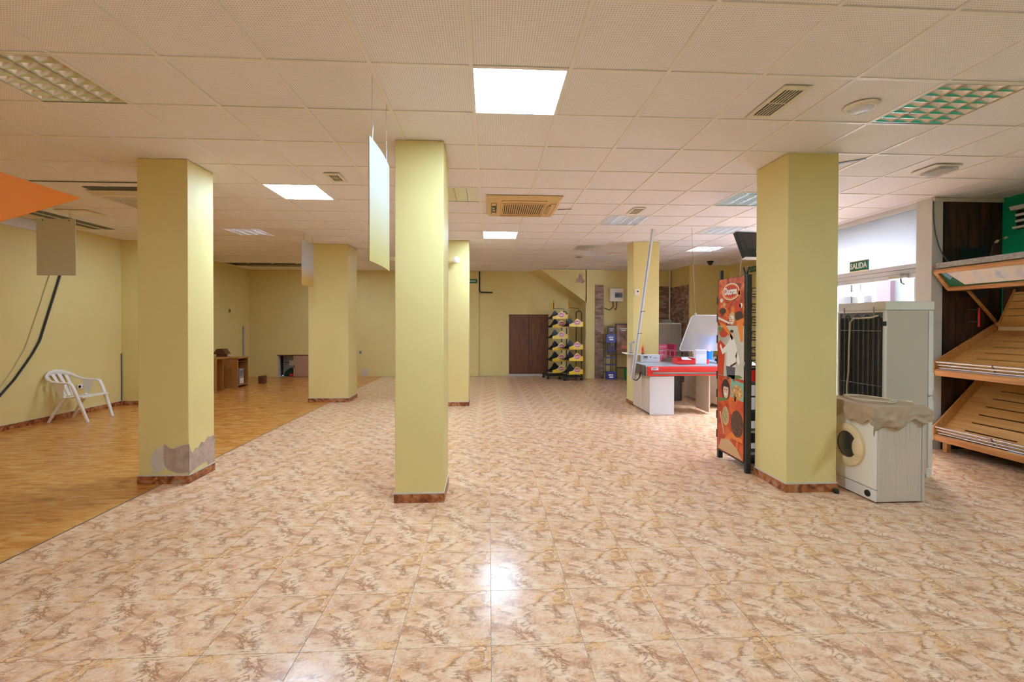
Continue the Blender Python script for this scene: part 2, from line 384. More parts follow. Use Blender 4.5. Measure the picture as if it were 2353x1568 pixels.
# ------------------------------------------------------------------ room shell
CE = 3.05; TOP = 3.45
XL, XE, YB, YF = -6.80, -3.06, 13.20, -3.0
floor = struct('floor', MB().box(XL - .2, YF - .2, -.12, 6.5, YB + .9, -.004), 'grout')
MB().box(XL, YF, -.02, XE - .012, YB, 0).build('streaked_floor', 'streak', floor)
MB().box(XE - .012, YF, -.02, XE, YB, .001).build('joint_strip', mat('dark_joint', (0.10, 0.085, 0.07), 0.7), floor)
TS, TX0, TY0 = 0.43952, 0.012, 2.1076
def tile_mesh(turn):
    h = TS / 2 - 0.0013; b = MB().box(-h, -h, -.01, h, h, 0); me = bpy.data.meshes.new('floor_tile')
    me.from_pydata(b.v, [], b.f); uv = me.uv_layers.new(name='UVMap')
    for p in me.polygons:
        for li in p.loop_indices:
            c = me.vertices[me.loops[li].vertex_index].co; u, v = c.x / TS, c.y / TS
            for _ in range(turn): u, v = -v, u
            uv.data[li].uv = (u + 0.5 + (turn % 2) * 7.3, v + 0.5)
    me.materials.append(M['tile']); return me
tmesh = [tile_mesh(t) for t in range(4)]
cells = []
for i in range(-7, 15):
    for j in range(-11, 26):
        x, y = TX0 + TS * (i + .5), TY0 + TS * (j + .5)
        if x > 6.3 or y > YB: continue
        vis = y > 1.2 and abs(x - 0.05 * y) < 1.22 * y + .3
        cells.append((0 if vis else 1, y if vis else 1e3 + y, x, y, i, j))
cells.sort()
for n, (_, _, x, y, i, j) in enumerate(cells[:300]):
    o = bpy.data.objects.new('floor_tile', tmesh[(0, 2, 0, 0)[random.randrange(4)]]); COL.objects.link(o); o.parent = floor; o.location = (x, y, random.uniform(-.0004, .0004))
fb = MB(); uvs = []
for (_, _, x, y, i, j) in cells[300:]:
    h = TS / 2 - 0.0013; fb.box(x - h, y - h, -.01, x + h, y + h, 0)
me_o = fb.build('far_floor_tiles', 'tile', floor); me_o['kind'] = 'stuff'
uvl = me_o.data.uv_layers.new(name='UVMap')
for pi_, p in enumerate(me_o.data.polygons):
    c = cells[300 + pi_ // 6]; sg = 1 if (c[4] * 7 + c[5] * 3) % 3 else -1
    for li in p.loop_indices:
        v = me_o.data.vertices[me_o.data.loops[li].vertex_index].co
        uvl.data[li].uv = ((v.x - c[2]) / TS * sg + .5, (v.y - c[3]) / TS * sg + .5)

# ceiling: slab above, hung bars and lay-in tiles
CX0, CY0, CS = -0.108, 2.727, 0.60
led_cells = {(0, 0), (-4, 4), (0, 8)}
louver_cells = {(-5, 0), (5, 0), (-1, 4), (3, 6), (3, 10), (5, 4), (-7, 8), (7, 10), (6, 7), (-4, 13)}
added_led = {(0, -8), (-9, -4), (7, -3), (-9, 8), (-3, 13), (-7, 14)}  # panels added out of view to brighten the hall
gap_cells = {(-11, 6), (-11, 7)} | {(i, 15) for i in range(-11, -8)}
ceiling = struct('ceiling', MB().box(XL - .2, YF - .2, TOP, 6.6, YB + .3, TOP + .1), 'slab')
def ccen(i, j): return CX0 + CS * (i + .5), CY0 + CS * (j + .5)
tb = MB().box(-.297, -.297, 0, .297, .297, .012); cme = bpy.data.meshes.new('ceiling_tile'); cme.from_pydata(tb.v, [], tb.f); cme.materials.append(M['perf'])
ccells = []
for i in range(-12, 11):
    for j in range(-10, 18):
        if (i, j) in led_cells | louver_cells | added_led | gap_cells: continue
        x, y = ccen(i, j)
        if x > 6.4 or x - .3 < XL - .25 and x < XL - .3: continue
        vis = y > 1.3 and abs(x - .05 * y) < 1.2 * y + .4
        ccells.append((0 if vis else 1, y if vis else 1e3 + y, x, y))
ccells.sort()
for (_, _, x, y) in ccells[:300]:
    o = bpy.data.objects.new('ceiling_tile', cme); COL.objects.link(o); o.parent = ceiling
    o.location = (x, y, CE + .006 + random.uniform(0, .0012)); o.rotation_euler = (random.uniform(-.002, .002), random.uniform(-.002, .002), random.choice((0, pi / 2)))
cb = MB()
for (_, _, x, y) in ccells[300:]: cb.box(x - .297, y - .297, CE + .0065, x + .297, y + .297, CE + .018)
o = cb.build('far_ceiling_tiles', mat('plain_ceiling_tile', (0.88, 0.85, 0.89), 0.8), ceiling); o['kind'] = 'stuff'
gb = MB()
for i in range(-11, 12): gb.box(CX0 + CS * i - .012, YF, CE, CX0 + CS * i + .012, YB, CE + .006)
for j in range(-9, 18): gb.box(XL, CY0 + CS * j - .012, CE + .0002, 6.3, CY0 + CS * j + .012, CE + .0055)
o = gb.build('ceiling_bars', 'tbar', ceiling); o['kind'] = 'stuff'
# gap near the left wall: middle rail across the black strip, gap by the back wall narrowed by cut tiles
MB().box(XL, 6.33, CE + .006, -6.45, 7.77, CE + .018).box(-6.45, 6.33, CE + .006, -6.108, 6.5, CE + .018).build('cut_ceiling_strip', mat('stained_tile', (.74, .64, .42), .8), ceiling)
for (x0, y0, x1, y1, ax) in ((-6.45, 6.5, -6.10, 7.72, 'Y'), (-6.42, 11.84, -4.75, 12.44, 'X')):
    o = MB().box(x0, y0, CE - .0008, x1, y1, CE + .02).build('gap_shade_plate', 'black', ceiling)  # black plate: the dark inside the ceiling gap put in as colour
    if ax == 'Y': MB().box((x0 + x1) / 2 - .02, y0, CE - .006, (x0 + x1) / 2 + .02, y1, CE - .001).build('slot_rail', 'ventplastic', o)
    else: MB().box(x0, y0 + .40, CE - .005, x1, y0 + .46, CE - .001).build('slot_rail', 'ventplastic', o)
MB().box(-4.58, 5.33, CE - .0012, -3.6, 5.45, CE - .0005).build('gap_shade_plate', 'black', ceiling)  # black strip paints the dark of the gap before the cassette

# walls
wall_left = struct('wall_left', MB().box(XL - .2, YF, 0, XL, YB, TOP), 'paint')
struct('wall_left_pier', MB().box(XL, 8.72, 0, -6.50, 9.15, CE), 'paint')
hx0, hx1, hz = -6.03, -5.10, 0.625
wb = MB().box(XL - .2, YB, hz, 6.5, YB + .2, TOP).box(XL - .2, YB, 0, hx0, YB + .2, hz).box(hx1, YB, 0, 6.5, YB + .2, hz)
wall_back = struct('wall_back', wb, 'paint')
MB().box(-.58, YB - .05, 0, -.30, YB, CE).build('wall_pier', 'paint', wall_back)
# sloped underside of the stair, its face and the pilaster it meets
st = MB()
a, b_ = [(1.43, 12.55, CE), (2.73, 12.55, 2.13), (2.73, 12.55, CE)], [(1.16, YB, CE), (2.73, YB, 2.05), (2.73, YB, CE)]
k = 0; st.v += a + b_; st.f += [(0, 1, 2), (3, 5, 4), (0, 3, 4, 1), (1, 4, 5, 2), (0, 2, 5, 3)]; st.mi += [0] * 5
struct('wall_stair_soffit', st, 'paint')
wall_pil = struct('wall_pilaster', MB().box(2.705, 12.55, 0, 3.222, YB, CE), 'paint')
struct('wall_recess', MB().box(3.222, 12.72, 0, 5.2, YB, CE), 'paint')
wall_cor = struct('wall_corner', MB().box(5.2, 11.5, 0, 6.5, YB, TOP), 'paint')
wall_rf = struct('wall_right_far', MB().box(6.28, 8.6, 0, 6.5, 11.5, TOP).box(5.43, 8.4, 0, 6.5, 8.6, TOP), 'paint')
def bricks(parent, x0, y0, x1, y1, z0, z1, nrm, bl=.155, bh=.052):
    """thin brick cladding on a vertical face between two plan points, every brick a real block"""
    p0, p1 = Vector((x0, y0, 0)), Vector((x1, y1, 0)); d = (p1 - p0); L = d.length; d.normalize(); n = Vector(nrm)
    back = MB().prism([p0 + Vector((0, 0, z0)), p1 + Vector((0, 0, z0)), p1 + Vector((0, 0, z1)), p0 + Vector((0, 0, z1))], n * .012)
    o = back.build('brick_bed', 'brickmortar', parent)
    bb = MB(); z = z0 + .004; r = 0
    while z + bh * .8 <= z1:
        t = -(bl / 2 if r % 2 else 0)
        while t < L:
            a, b = max(t + .004, 0.002), min(t + bl - .004, L - .002)
            if b - a > .02:
                bb.cur = random.randrange(4); q = p0 + n * .010
                zz0, zz1 = z + .003, z + bh - .003
                bb.prism([q + d * a + Vector((0, 0, zz0)), q + d * b + Vector((0, 0, zz0)), q + d * b + Vector((0, 0, zz1)), q + d * a + Vector((0, 0, zz1))], n * random.uniform(.010, .018))
            t += bl
        z += bh; r += 1
    o = bb.build('brick_courses', [mat('brick_a', (0.30, 0.17, 0.11), .85), mat('brick_b', (0.36, 0.23, 0.17), .85), mat('brick_c', (0.22, 0.12, 0.085), .85), mat('brick_d', (0.42, 0.30, 0.23), .85)], parent)
    o['kind'] = 'stuff'
bricks(wall_pil, 2.965, 12.55, 3.215, 12.55, 0, 2.62, (0, -1, 0))
bricks(wall_cor, 4.45, 12.72, 5.19, 12.72, 0, 2.595, (0, -1, 0))
bricks(wall_cor, 5.2, 12.70, 5.2, 11.51, 0, 2.56, (-1, 0, 0))
MB().tube([(5.14, 12.64, 0.02), (5.14, 12.64, CE)], .022, 8).build('corner_pipe', 'tbar', wall_cor)
struct('wall_front', MB().box(XL - .2, YF - .2, 0, 6.5, YF, TOP), 'paint')
wall_right = struct('wall_right', MB().box(6.25, YF, 0, 6.5, 5.45, TOP), 'green')
wall_alc = struct('wall_alcove', MB().box(5.43, 5.24, 0, 6.5, 5.45, TOP).box(5.36, 5.22, 0, 5.50, 5.42, TOP), mat('grey_white_paint', (0.62, 0.60, 0.56), 0.6, noise=.04))

# skirting of short marbled tiles
def skirting(parent, p0, p1, nrm, h=.075, L=.33, t=.009):
    p0, p1, n = Vector((*p0, 0)), Vector((*p1, 0)), Vector((*nrm, 0)); d = p1 - p0; T = d.length; d.normalize()
    k = max(1, round(T / L)); s = T / k
    for i in range(k):
        a, b = p0 + d * (i * s + .001), p0 + d * ((i + 1) * s - .001)
        MB().prism([a + Vector((0, 0, .0005)), b + Vector((0, 0, .0005)), b + Vector((0, 0, h)), a + Vector((0, 0, h))], n * t).build('skirting_tile', 'skirt', parent)
base_l = struct('baseboard_left', MB().box(XL, YF, .076, XL + .006, 8.72, .082), 'filler')
skirting(base_l, (XL, 5.0), (XL, 8.72), (1, 0)); skirting(base_l, (XL, 8.72), (-6.5, 8.72), (0, -1)); skirting(base_l, (-6.5, 8.72), (-6.5, 9.15), (1, 0))

# ------------------------------------------------------------------ columns
def column(x0, x1, y0, y1, label, sides='FLR'):
    o = MB().box(x0, y0, 0, x1, y1, CE + .004).build('column', 'paint', loc=((x0 + x1) / 2, (y0 + y1) / 2, 0), bevel=.006)
    tag(o, label, 'column', 'yellow square columns', 'structure')
    for s, (p, q, n) in dict(F=((x0 - .009, y0), (x1 + .009, y0), (0, -1)), L=((x0, y0), (x0, y1), (-1, 0)), R=((x1, y0), (x1, y1), (1, 0))).items():
        if s in sides:
            skirting(o, p, q, n)
            a, b, nn = Vector((*p, .075)), Vector((*q, .075)), Vector((*n, 0))
            MB().prism([a, b, b + Vector((0, 0, .012)), a + Vector((0, 0, .012))], nn * .006).build('filler_line', 'filler', o)
    return o
colA = column(-3.285, -2.83, 4.40, 4.80, 'yellow column with plaster broken away above its foot', 'FR')
colB = column(-0.79, -0.385, 3.84, 4.30, 'yellow column beside the tall hanging board, foot intact')
colC = column(2.67, 3.14, 3.92, 4.40, 'yellow column between the tall spice rack and the washing machine')
colD = column(-3.47, -2.715, 8.87, 9.45, 'widest yellow column, at the edge of the orange floor')
colE = column(-0.785, -0.375, 8.345, 8.80, 'yellow column bearing a small round white wall fitting')
colF = column(2.68, 3.17, 8.29, 8.66, 'yellow column behind the checkout counter with red bumper')
def ragged(poly, m, parent, ax, o0, n, t=.003, name='exposed_plaster'):
    q = [Vector(o0) + Vector(ax) * u + Vector((0, 0, v)) for u, v in poly]
    return MB().prism(q, Vector(n) * t).build(name, m, parent)
# broken plaster at the foot of column A: pale undercoat, then bare mortar
fA = (-3.285, 4.40, 0)
rag = [(.10, .10), (.13, .13), (.11, .19), (.115, .25), (.135, .30), (.17, .335), (.215, .345), (.235, .385), (.26, .365), (.285, .34), (.32, .335), (.36, .355), (.41, .37), (.455, .375), (.455, .105), (.40, .095), (.34, .10), (.28, .12), (.25, .155), (.22, .13), (.17, .105)]
ragged(rag, 'filler', colA, (1, 0, 0), fA, (0, -1, 0), .002)
rag2 = [(.24, .17), (.23, .25), (.235, .375), (.26, .36), (.285, .335), (.32, .33), (.36, .35), (.41, .365), (.455, .37), (.455, .11), (.40, .10), (.34, .108), (.28, .13)]
ragged(rag2, 'mortar', colA, (1, 0, 0), fA, (0, -1, 0), .004)
rA = (-2.83, 4.40, 0)
rag3 = [(0, .09), (0, .375), (.03, .30), (.06, .27), (.10, .31), (.14, .30), (.19, .345), (.24, .33), (.29, .375), (.34, .36), (.38, .365), (.40, .34), (.40, .03), (.30, .03), (.28, .13), (.12, .12)]
ragged(rag3, 'mortar', colA, (0, 1, 0), rA, (1, 0, 0), .004)

# ------------------------------------------------------------------ storefront on the right
PX = 5.43
win = struct('window_1', MB().box(PX - .03, 5.42, 2.985, PX + .05, 8.4, TOP), 'alu')
def wf(name, *b, m='alu'): return MB().box(*b).build(name, m, win, bevel=.003)
wf('frame', PX - .03, 5.33, 0, PX + .05, 5.42, 3.02); wf('frame', PX - .03, 8.3, 0, PX + .05, 8.4, 2.98)
for dz in (0, .06, .12): wf('transom', PX - .04 + (.008 if dz == .06 else 0), 5.42, 2.115 + dz, PX + .05, 8.3, 2.115 + dz + .056)
for y in (6.85, 7.6): wf('frame', PX - .03, y, 0, PX + .05, y + .05, 2.98)
for y0, y1 in ((5.42, 6.85), (6.9, 7.6), (7.65, 8.3)): MB().box(PX, y0, 2.295, PX + .008, y1, 2.985).build('upper_pane', 'film' if y0 < 6 else 'glass', win)
for y0, y1 in ((6.9, 7.6), (7.65, 8.3)): MB().box(PX, y0, .05, PX + .008, y1, 2.115).build('clear_pane', 'glass', win)
wf('cladding_panel', PX - .03, 5.42, 0, PX + .03, 5.475, 2.115)
for y in (5.435, 5.455): wf('frame', PX - .038, y - .004, 0, PX - .03, y + .004, 2.115)
door2 = struct('door_2', MB().box(PX - .01, 5.48, 0, PX + .03, 5.50, 2.11).box(PX - .01, 6.8, 0, PX + .03, 6.85, 2.11).box(PX - .01, 5.50, 0, PX + .03, 6.8, .12), 'alu')
MB().box(PX, 5.50, .12, PX + .008, 6.8, 2.11).build('clear_pane', 'glass', door2)
closer = thing('door_closer', 'silver door closer with bent arm above the glass street door', 'door closer', (PX - .06, 5.62, 2.12))
MB().box(PX - .10, 5.55, 2.115, PX - .045, 5.78, 2.165).build('closer_body', 'steel', closer, bevel=.008)
MB().tube([(PX - .08, 5.62, 2.115), (PX - .09, 5.60, 2.06), (PX - .05, 5.60, 2.04)], .008, 8).build('closer_arm', 'darkgrey', closer)
MB().tube([(PX - .12, 5.57, 2.16), (PX - .05, 5.57, 2.16)], .022, 12).build('closer_cap', 'grey', closer)
ex = thing('exit_sign', 'green SALIDA sign on the street window', 'sign', (PX - .04, 6.33, 2.37))
MB().box(PX - .055, 6.165, 2.295, PX - .035, 6.485, 2.445).build('sign_plate', 'signgreen', ex)
MB().box(PX - .058, 6.165, 2.437, PX - .034, 6.485, 2.447).box(PX - .058, 6.165, 2.293, PX - .034, 6.485, 2.303).build('sign_rim', 'cream', ex)
text('SALIDA', .115, 'ink', ex, (PX - .057, 6.325, 2.37), (0, -1, 0), (0, 0, 1), bold=.003, sx=.78)
# the street outside
struct('ground', MB().box(6.5, -6, -.3, 30, 30, -.12), 'street')
bld = thing('street_building', 'white and pink building across the street seen through the glass door', 'building', (9.6, 9, -.12))
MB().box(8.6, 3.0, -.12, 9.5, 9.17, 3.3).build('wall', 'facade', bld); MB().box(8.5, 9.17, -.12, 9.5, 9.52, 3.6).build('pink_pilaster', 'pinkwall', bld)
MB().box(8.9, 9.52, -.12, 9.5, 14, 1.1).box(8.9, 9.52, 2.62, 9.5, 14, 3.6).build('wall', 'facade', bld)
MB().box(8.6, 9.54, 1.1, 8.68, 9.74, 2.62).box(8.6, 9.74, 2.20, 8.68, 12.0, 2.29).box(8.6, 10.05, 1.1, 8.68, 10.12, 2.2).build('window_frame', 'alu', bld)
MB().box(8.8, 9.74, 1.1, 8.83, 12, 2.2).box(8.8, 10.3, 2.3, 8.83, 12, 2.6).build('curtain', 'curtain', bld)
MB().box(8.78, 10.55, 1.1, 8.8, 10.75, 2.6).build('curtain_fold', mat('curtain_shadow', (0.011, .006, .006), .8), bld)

# ------------------------------------------------------------------ ceiling fittings
def led(i, j, label, m='led'):
    x, y = ccen(i, j)
    t = thing('led_panel', label, 'ceiling light', (x, y, CE), 0, 'square LED panels in the ceiling')
    MB().box(x - .284, y - .284, CE + .002, x + .284, y + .284, CE + .010).build('diffuser', m, t)
    f = MB()
    for sx, sy, ex_, ey in ((-1, 0, .012, .297), (1, 0, .012, .297)): f.box(x + sx * .285 - ex_ / 2 * 1, y - .297, CE + .001, x + sx * .297, y + .297, CE + .03)
    f.box(x - .297, y - .297, CE + .001, x + .297, y - .285, CE + .03).box(x - .297, y + .285, CE + .001, x + .297, y + .297, CE + .03)
    f.box(x - .297, y - .297, CE + .012, x + .297, y + .297, CE + .03).build('frame', 'tbar', t)
    return t
led(0, 0, 'lit square LED panel, largest and closest to the camera')
led(-4, 4, 'lit square LED panel beside a small square vent, near the broken column')
led(0, 8, 'lit square LED panel beyond the yellowed air conditioning cassette')
for c_, l_ in {(0, -8): 'added square LED fill light behind the camera, in line with the largest one', (-9, -4): 'added square LED fill light over the orange floor, beside the camera', (7, -3): 'added square LED fill light above the bread shelf end of the hall', (-9, 8): 'added dim LED fill light behind the broken column', (-3, 13): 'added dim LED fill light behind the slim column, near the back wall', (-7, 14): 'added dim LED fill light behind the widest column, near the back wall'}.items(): led(*c_, l_, 'added_led_dim' if c_ in ((-9, 8), (-7, 14), (-3, 13)) else 'led')  # six extra panels, added out of view only to lift the light level
satin = mat('satin_louvre', (0.85, 0.86, 0.88), 0.38, metal=1.0)
lit = emit('lit_tube', (0.70, 0.90, 1.30), 42.0)
def louver(i, j, label, proto=None):
    x, y = ccen(i, j)
    if proto:
        r = dup(proto, (x, y, CE), label)
        if label.startswith('lit'):
            r['group'] = 'lit louvred lights in the ceiling'
            for c in kids(r):
                if c.name.startswith(('reflector', 'blade')):
                    c.data = c.data.copy(); c.data.materials.clear(); c.data.materials.append(satin)
                if c.name.startswith('lamp_tube'):
                    c.data = c.data.copy(); c.data.materials.clear(); c.data.materials.append(lit)
        return r
    t = thing('louvre_light', label, 'ceiling light', (x, y, CE), 0, 'unlit louvred lights in the ceiling')
    h = .296
    hb = MB()
    hb.box(-h, -h, .09, h, h, .095).box(-h, -h, .0, -h + .004, h, .09).box(h - .004, -h, 0, h, h, .09).box(-h, -h, 0, h, -h + .004, .09).box(-h, h - .004, 0, h, h, .09)
    hb.build('housing', 'white', t, local=True)
    fr = MB().box(-h, -h, -.002, -h + .012, h, .004).box(h - .012, -h, -.002, h, h, .004).box(-h, -h, -.002, h, -h + .012, .004).box(-h, h - .012, -.002, h, h, .004)
    fr.build('frame', 'tbar', t, local=True)
    for k in range(4):                                          # lamps
        cx = -h + .012 + (k + .5) * .143; MB().tube([(cx, -h + .02, .068), (cx, h - .02, .068)], .013, 10).build('lamp_tube', 'tube', t, local=True, smooth=True)
    for k in range(5):                                          # long curved reflectors between lamps
        cx = -h + .012 + k * .143; b = MB(); L = 6
        for s in (-1, 1):
            if k == 0 and s < 0 or k == 4 and s > 0: continue
            pr = [(cx + s * (.002 + .062 * (q / L) ** 2), .001 + .058 * q / L) for q in range(L + 1)]
            for q in range(L): b.face([(pr[q][0], -h + .012, pr[q][1]), (pr[q + 1][0], -h + .012, pr[q + 1][1]), (pr[q + 1][0], h - .012, pr[q + 1][1]), (pr[q][0], h - .012, pr[q][1])])
        b.build('reflector', 'louver', t, local=True, smooth=True)
    for k in range(4):                                          # cross blades, V section
        x0 = -h + .012 + k * .143
        for q in range(0, 8):
            yy = -h + .012 + q * (2 * h - .024) / 7; yy = max(-h + .024, min(h - .024, yy))
            MB().prism([(x0 + .003, yy - .002, .002), (x0 + .003, yy + .002, .002), (x0 + .003, yy + .019, .048), (x0 + .003, yy - .019, .048)], (.137, 0, 0)).build('blade', 'louver', t, local=True)
    return t
lp = louver(-5, 0, 'unlit louvred light beside the orange sign board')
for (i, j, l) in ((5, 0, 'unlit louvred light next to the round ceiling fitting'), (-1, 4, 'unlit louvred light half hidden behind the slim column with the hanging board'), (3, 6, 'lit louvred light beside a small slotted vent, past the cassette'),
                  (3, 10, 'dull unlit louvred light near the stair soffit'), (5, 4, 'lit louvred light cut off by the column next to the washing machine'), (-7, 8, 'lit bluish louvred light above the orange floor'),
                  (7, 10, 'lit louvred light near the black dome camera'), (6, 7, 'lit louvred light just above the hanging monitor'), (-4, 13, 'distant unlit louvred light, mostly behind the slim column')):
    louver(i, j, l, lp)
def grille(x0, x1, y0, y1, label, along='Y', n=5, m='cream', inner=.62):
    cx, cy = (x0 + x1) / 2, (y0 + y1) / 2
    t = thing('ceiling_vent', label, 'vent', (cx, cy, CE), 0, 'slotted vents in the ceiling'); m = 'ventplastic' if m == 'cream' else m
    wx, wy = (x1 - x0) / 2, (y1 - y0) / 2; ix, iy = wx * (inner + .05), wy * (inner + .18)
    z0, z1 = CE - .010, CE - .0003
    MB().box(x0, y0, z0, cx - ix, y1, z1).box(cx + ix, y0, z0, x1, y1, z1).box(cx - ix, y0, z0, cx + ix, cy - iy, z1).box(cx - ix, cy + iy, z0, cx + ix, y1, z1).build('frame', m, t, bevel=.002)
    MB().box(cx - ix, cy - iy, z1 - .0015, cx + ix, cy + iy, z1).build('dark_back', 'black', t)
    for k in range(1, n):
        if along == 'Y': MB().bar((cx - ix + 2 * ix * k / n, cy - iy, CE - .006), (cx - ix + 2 * ix * k / n, cy + iy, CE - .006), .0055, .007).build('slat', m, t)
        else: MB().bar((cx - ix, cy - iy + 2 * iy * k / n, CE - .006), (cx + ix, cy - iy + 2 * iy * k / n, CE - .006), .007, .008).build('slat', m, t)
    MB().box(cx - ix, cy - .004, CE - .009, cx + ix, cy + .004, CE - .002).build('cross_bar', m, t)
    return t
grille(1.895, 2.085, 2.82, 3.27, 'beige vent with long dark slots, near the round ceiling fitting', n=6)
grille(-1.69, -1.525, 4.705, 4.985, 'small square cream vent next to a lit LED panel', n=4, inner=.5)
grille(1.905, 2.065, 5.855, 6.215, 'small slotted vent just in front of an unlit louvred light', n=6)
grille(1.94, 2.13, 10.02, 10.33, 'tiny vent near the stair soffit, past the dull louvred light', n=4, inner=.5)
for (x, y, l) in ((2.70, 9.65, 'flat pale cover plate in the ceiling, next to the dull louvred light'), (3.24, 11.8, 'flat yellowish cover plate in the ceiling above the fuse box'), (1.95, 11.95, 'flat yellowish cover plate in the ceiling above the yellow snack racks'), (-.05, 11.98, 'flat yellowish cover plate in the ceiling beside the black conduit')):
    t = thing('ceiling_plate', l, 'cover plate', (x, y, CE)); MB().box(x - .13, y - .1, CE - .008, x + .13, y + .1, CE - .0003).build('plate', 'cream', t, bevel=.003)
    MB().box(x - .09, y - .06, CE - .011, x + .09, y + .06, CE - .008).build('lid', 'tbar', t)
t = thing('ceiling_speaker', 'round white ceiling fitting next to the nearest louvred light', 'ceiling fitting', (2.61, 3.065, CE))
MB().lathe((2.61, 3.065, CE), [(.105, -.0003), (.108, -.006), (.098, -.018), (.082, -.022)], 40).build('rim', 'white', t, smooth=True)
MB().lathe((2.61, 3.065, CE - .022), [(.08, .001), (.075, -.008), (.05, -.016), (.0, -.02)], 32).build('dome', 'cover', t, smooth=True)
t = thing('emergency_light', 'rectangular emergency light with a clear cover, near the street window', 'emergency light', (4.39, 4.24, CE))
MB().box(4.255, 4.11, CE - .012, 4.53, 4.37, CE - .0003).build('base', 'white', t, bevel=.004); MB().box(4.33, 4.13, CE - .045, 4.51, 4.35, CE - .012).build('cover', 'cover', t, bevel=.008)
MB().box(4.38, 4.16, CE - .03, 4.46, 4.32, CE - .0125).build('reflector', 'grey', t)
MB().tube([(4.38, 4.2, CE - .034), (4.46, 4.2, CE - .034)], .006, 8).build('lamp', 'tube', t)
def cassette(x0, x1, y0, y1, m, label, drop=.045, q=.26):
    cx, cy = (x0 + x1) / 2, (y0 + y1) / 2
    t = thing('air_conditioner_cassette', label, 'air conditioner', (cx, cy, CE))
    zt = CE - .0005; zb = CE - drop
    s = .055
    top = [(x0, y0, zt), (x1, y0, zt), (x1, y1, zt), (x0, y1, zt)]; bot = [(x0 + s, y0 + s, zb), (x1 - s, y0 + s, zb), (x1 - s, y1 - s, zb), (x0 + s, y1 - s, zb)]
    b = MB(); b.v += top + bot; b.f += [(0, 1, 2, 3), (7, 6, 5, 4), (1, 0, 4, 5), (2, 1, 5, 6), (3, 2, 6, 7), (0, 3, 7, 4)]; b.mi += [0] * 6
    b.build('panel', m, t, bevel=.006)
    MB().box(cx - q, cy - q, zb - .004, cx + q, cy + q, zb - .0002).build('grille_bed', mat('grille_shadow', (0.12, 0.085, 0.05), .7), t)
    for k in range(19):
        xx = cx - q + .012 + k * (2 * q - .024) / 18; MB().box(xx - .006, cy - q, zb - .010, xx + .006, cy + q, zb - .004).build('grille_slat', m, t)
    MB().box(cx - q - .02, cy - q - .02, zb - .011, cx - q, cy + q + .02, zb - .0002).box(cx + q, cy - q - .02, zb - .011, cx + q + .02, cy + q + .02, zb - .0002).box(cx - q, cy - q - .02, zb - .011, cx + q, cy - q, zb - .0002).box(cx - q, cy + q, zb - .011, cx + q, cy + q + .02, zb - .0002).build('grille_rim', m, t, bevel=.003)
    e = .37
    for (bx) in () if q > .3 else ((cx - .27, cy - e - .028, cx + .27, cy - e + .028), (cx - .27, cy + e - .028, cx + .27, cy + e + .028), (cx - e - .028, cy - .27, cx - e + .028, cy + .27), (cx + e - .028, cy - .27, cx + e + .028, cy + .27)):
        f = MB().box(bx[0], bx[1], zb - .008, bx[2], bx[3], zb - .0002).build('flap', m, t, bevel=.004)
        MB().box(bx[0] - .006, bx[1] - .006, zb - .002, bx[2] + .006, bx[3] + .006, zb - .0001).build('flap_slot', 'brownwood', t)
    return t, cx, cy, zb
t, cx, cy, zb = cassette(-.04, .90, 5.39, 6.33, 'beige', 'yellowed square air conditioning cassette with one flap missing')
MB().box(cx - .395, cy - .17, zb - .010, cx - .335, cy + .16, zb - .006).build('open_outlet', 'black', t)
MB().box(cx - .39, cy - .11, zb - .012, cx - .36, cy - .02, zb - .008).box(cx - .385, cy + .02, zb - .012, cx - .35, cy + .09, zb - .008).build('outlet_part', 'steel', t)
MB().box(cx + .31, cy - .2, zb - .009, cx + .35, cy + .2, zb - .0083).build('worn_patch', mat('worn_brown', (0.50, 0.33, 0.17), .6), t)
cassette(-4.66, -3.72, 5.46, 6.40, 'ventplastic', 'whitish air conditioning cassette half hidden by the broken column', .05, .34)
MB().box(-4.95, 5.13, CE - .004, -3.7, 5.16, CE - .001).build('open_joint', 'black', ceiling)
MB().prism([(3.16, 4.29, CE - .002), (3.48, 4.02, CE - .002), (3.50, 4.035, CE - .002), (3.20, 4.31, CE - .002)], (0, 0, .0015)).build('open_joint', 'black', ceiling)
MB().prism([(.92, 6.02, CE - .002), (1.10, 5.98, CE - .002), (1.10, 5.995, CE - .002), (.92, 6.05, CE - .002)], (0, 0, .0015)).build('open_joint', 'black', ceiling)
t = thing('dome_camera', 'black dome camera on the ceiling near the brick corner', 'camera', (5.35, 10.7, CE))
MB().lathe((5.35, 10.7, CE), [(.075, -.0003), (.075, -.03), (.06, -.035)], 20).build('base', 'black', t, smooth=True)
MB().lathe((5.35, 10.7, CE - .035), [(.058, 0), (.055, -.03), (.035, -.055), (0, -.065)], 20).build('dome', 'screen', t, smooth=True)
t = thing('slot_fitting', 'thin ceiling fitting beside the black ceiling strip and left hanging board', 'ceiling fitting', (-5.63, 6.6, CE))
MB().box(-5.86, 6.40, CE - .012, -5.45, 6.72, CE - .0003).build('frame', 'cream', t, bevel=.003); MB().box(-5.80, 6.45, CE - .014, -5.51, 6.67, CE - .012).build('plate', 'tbar', t)

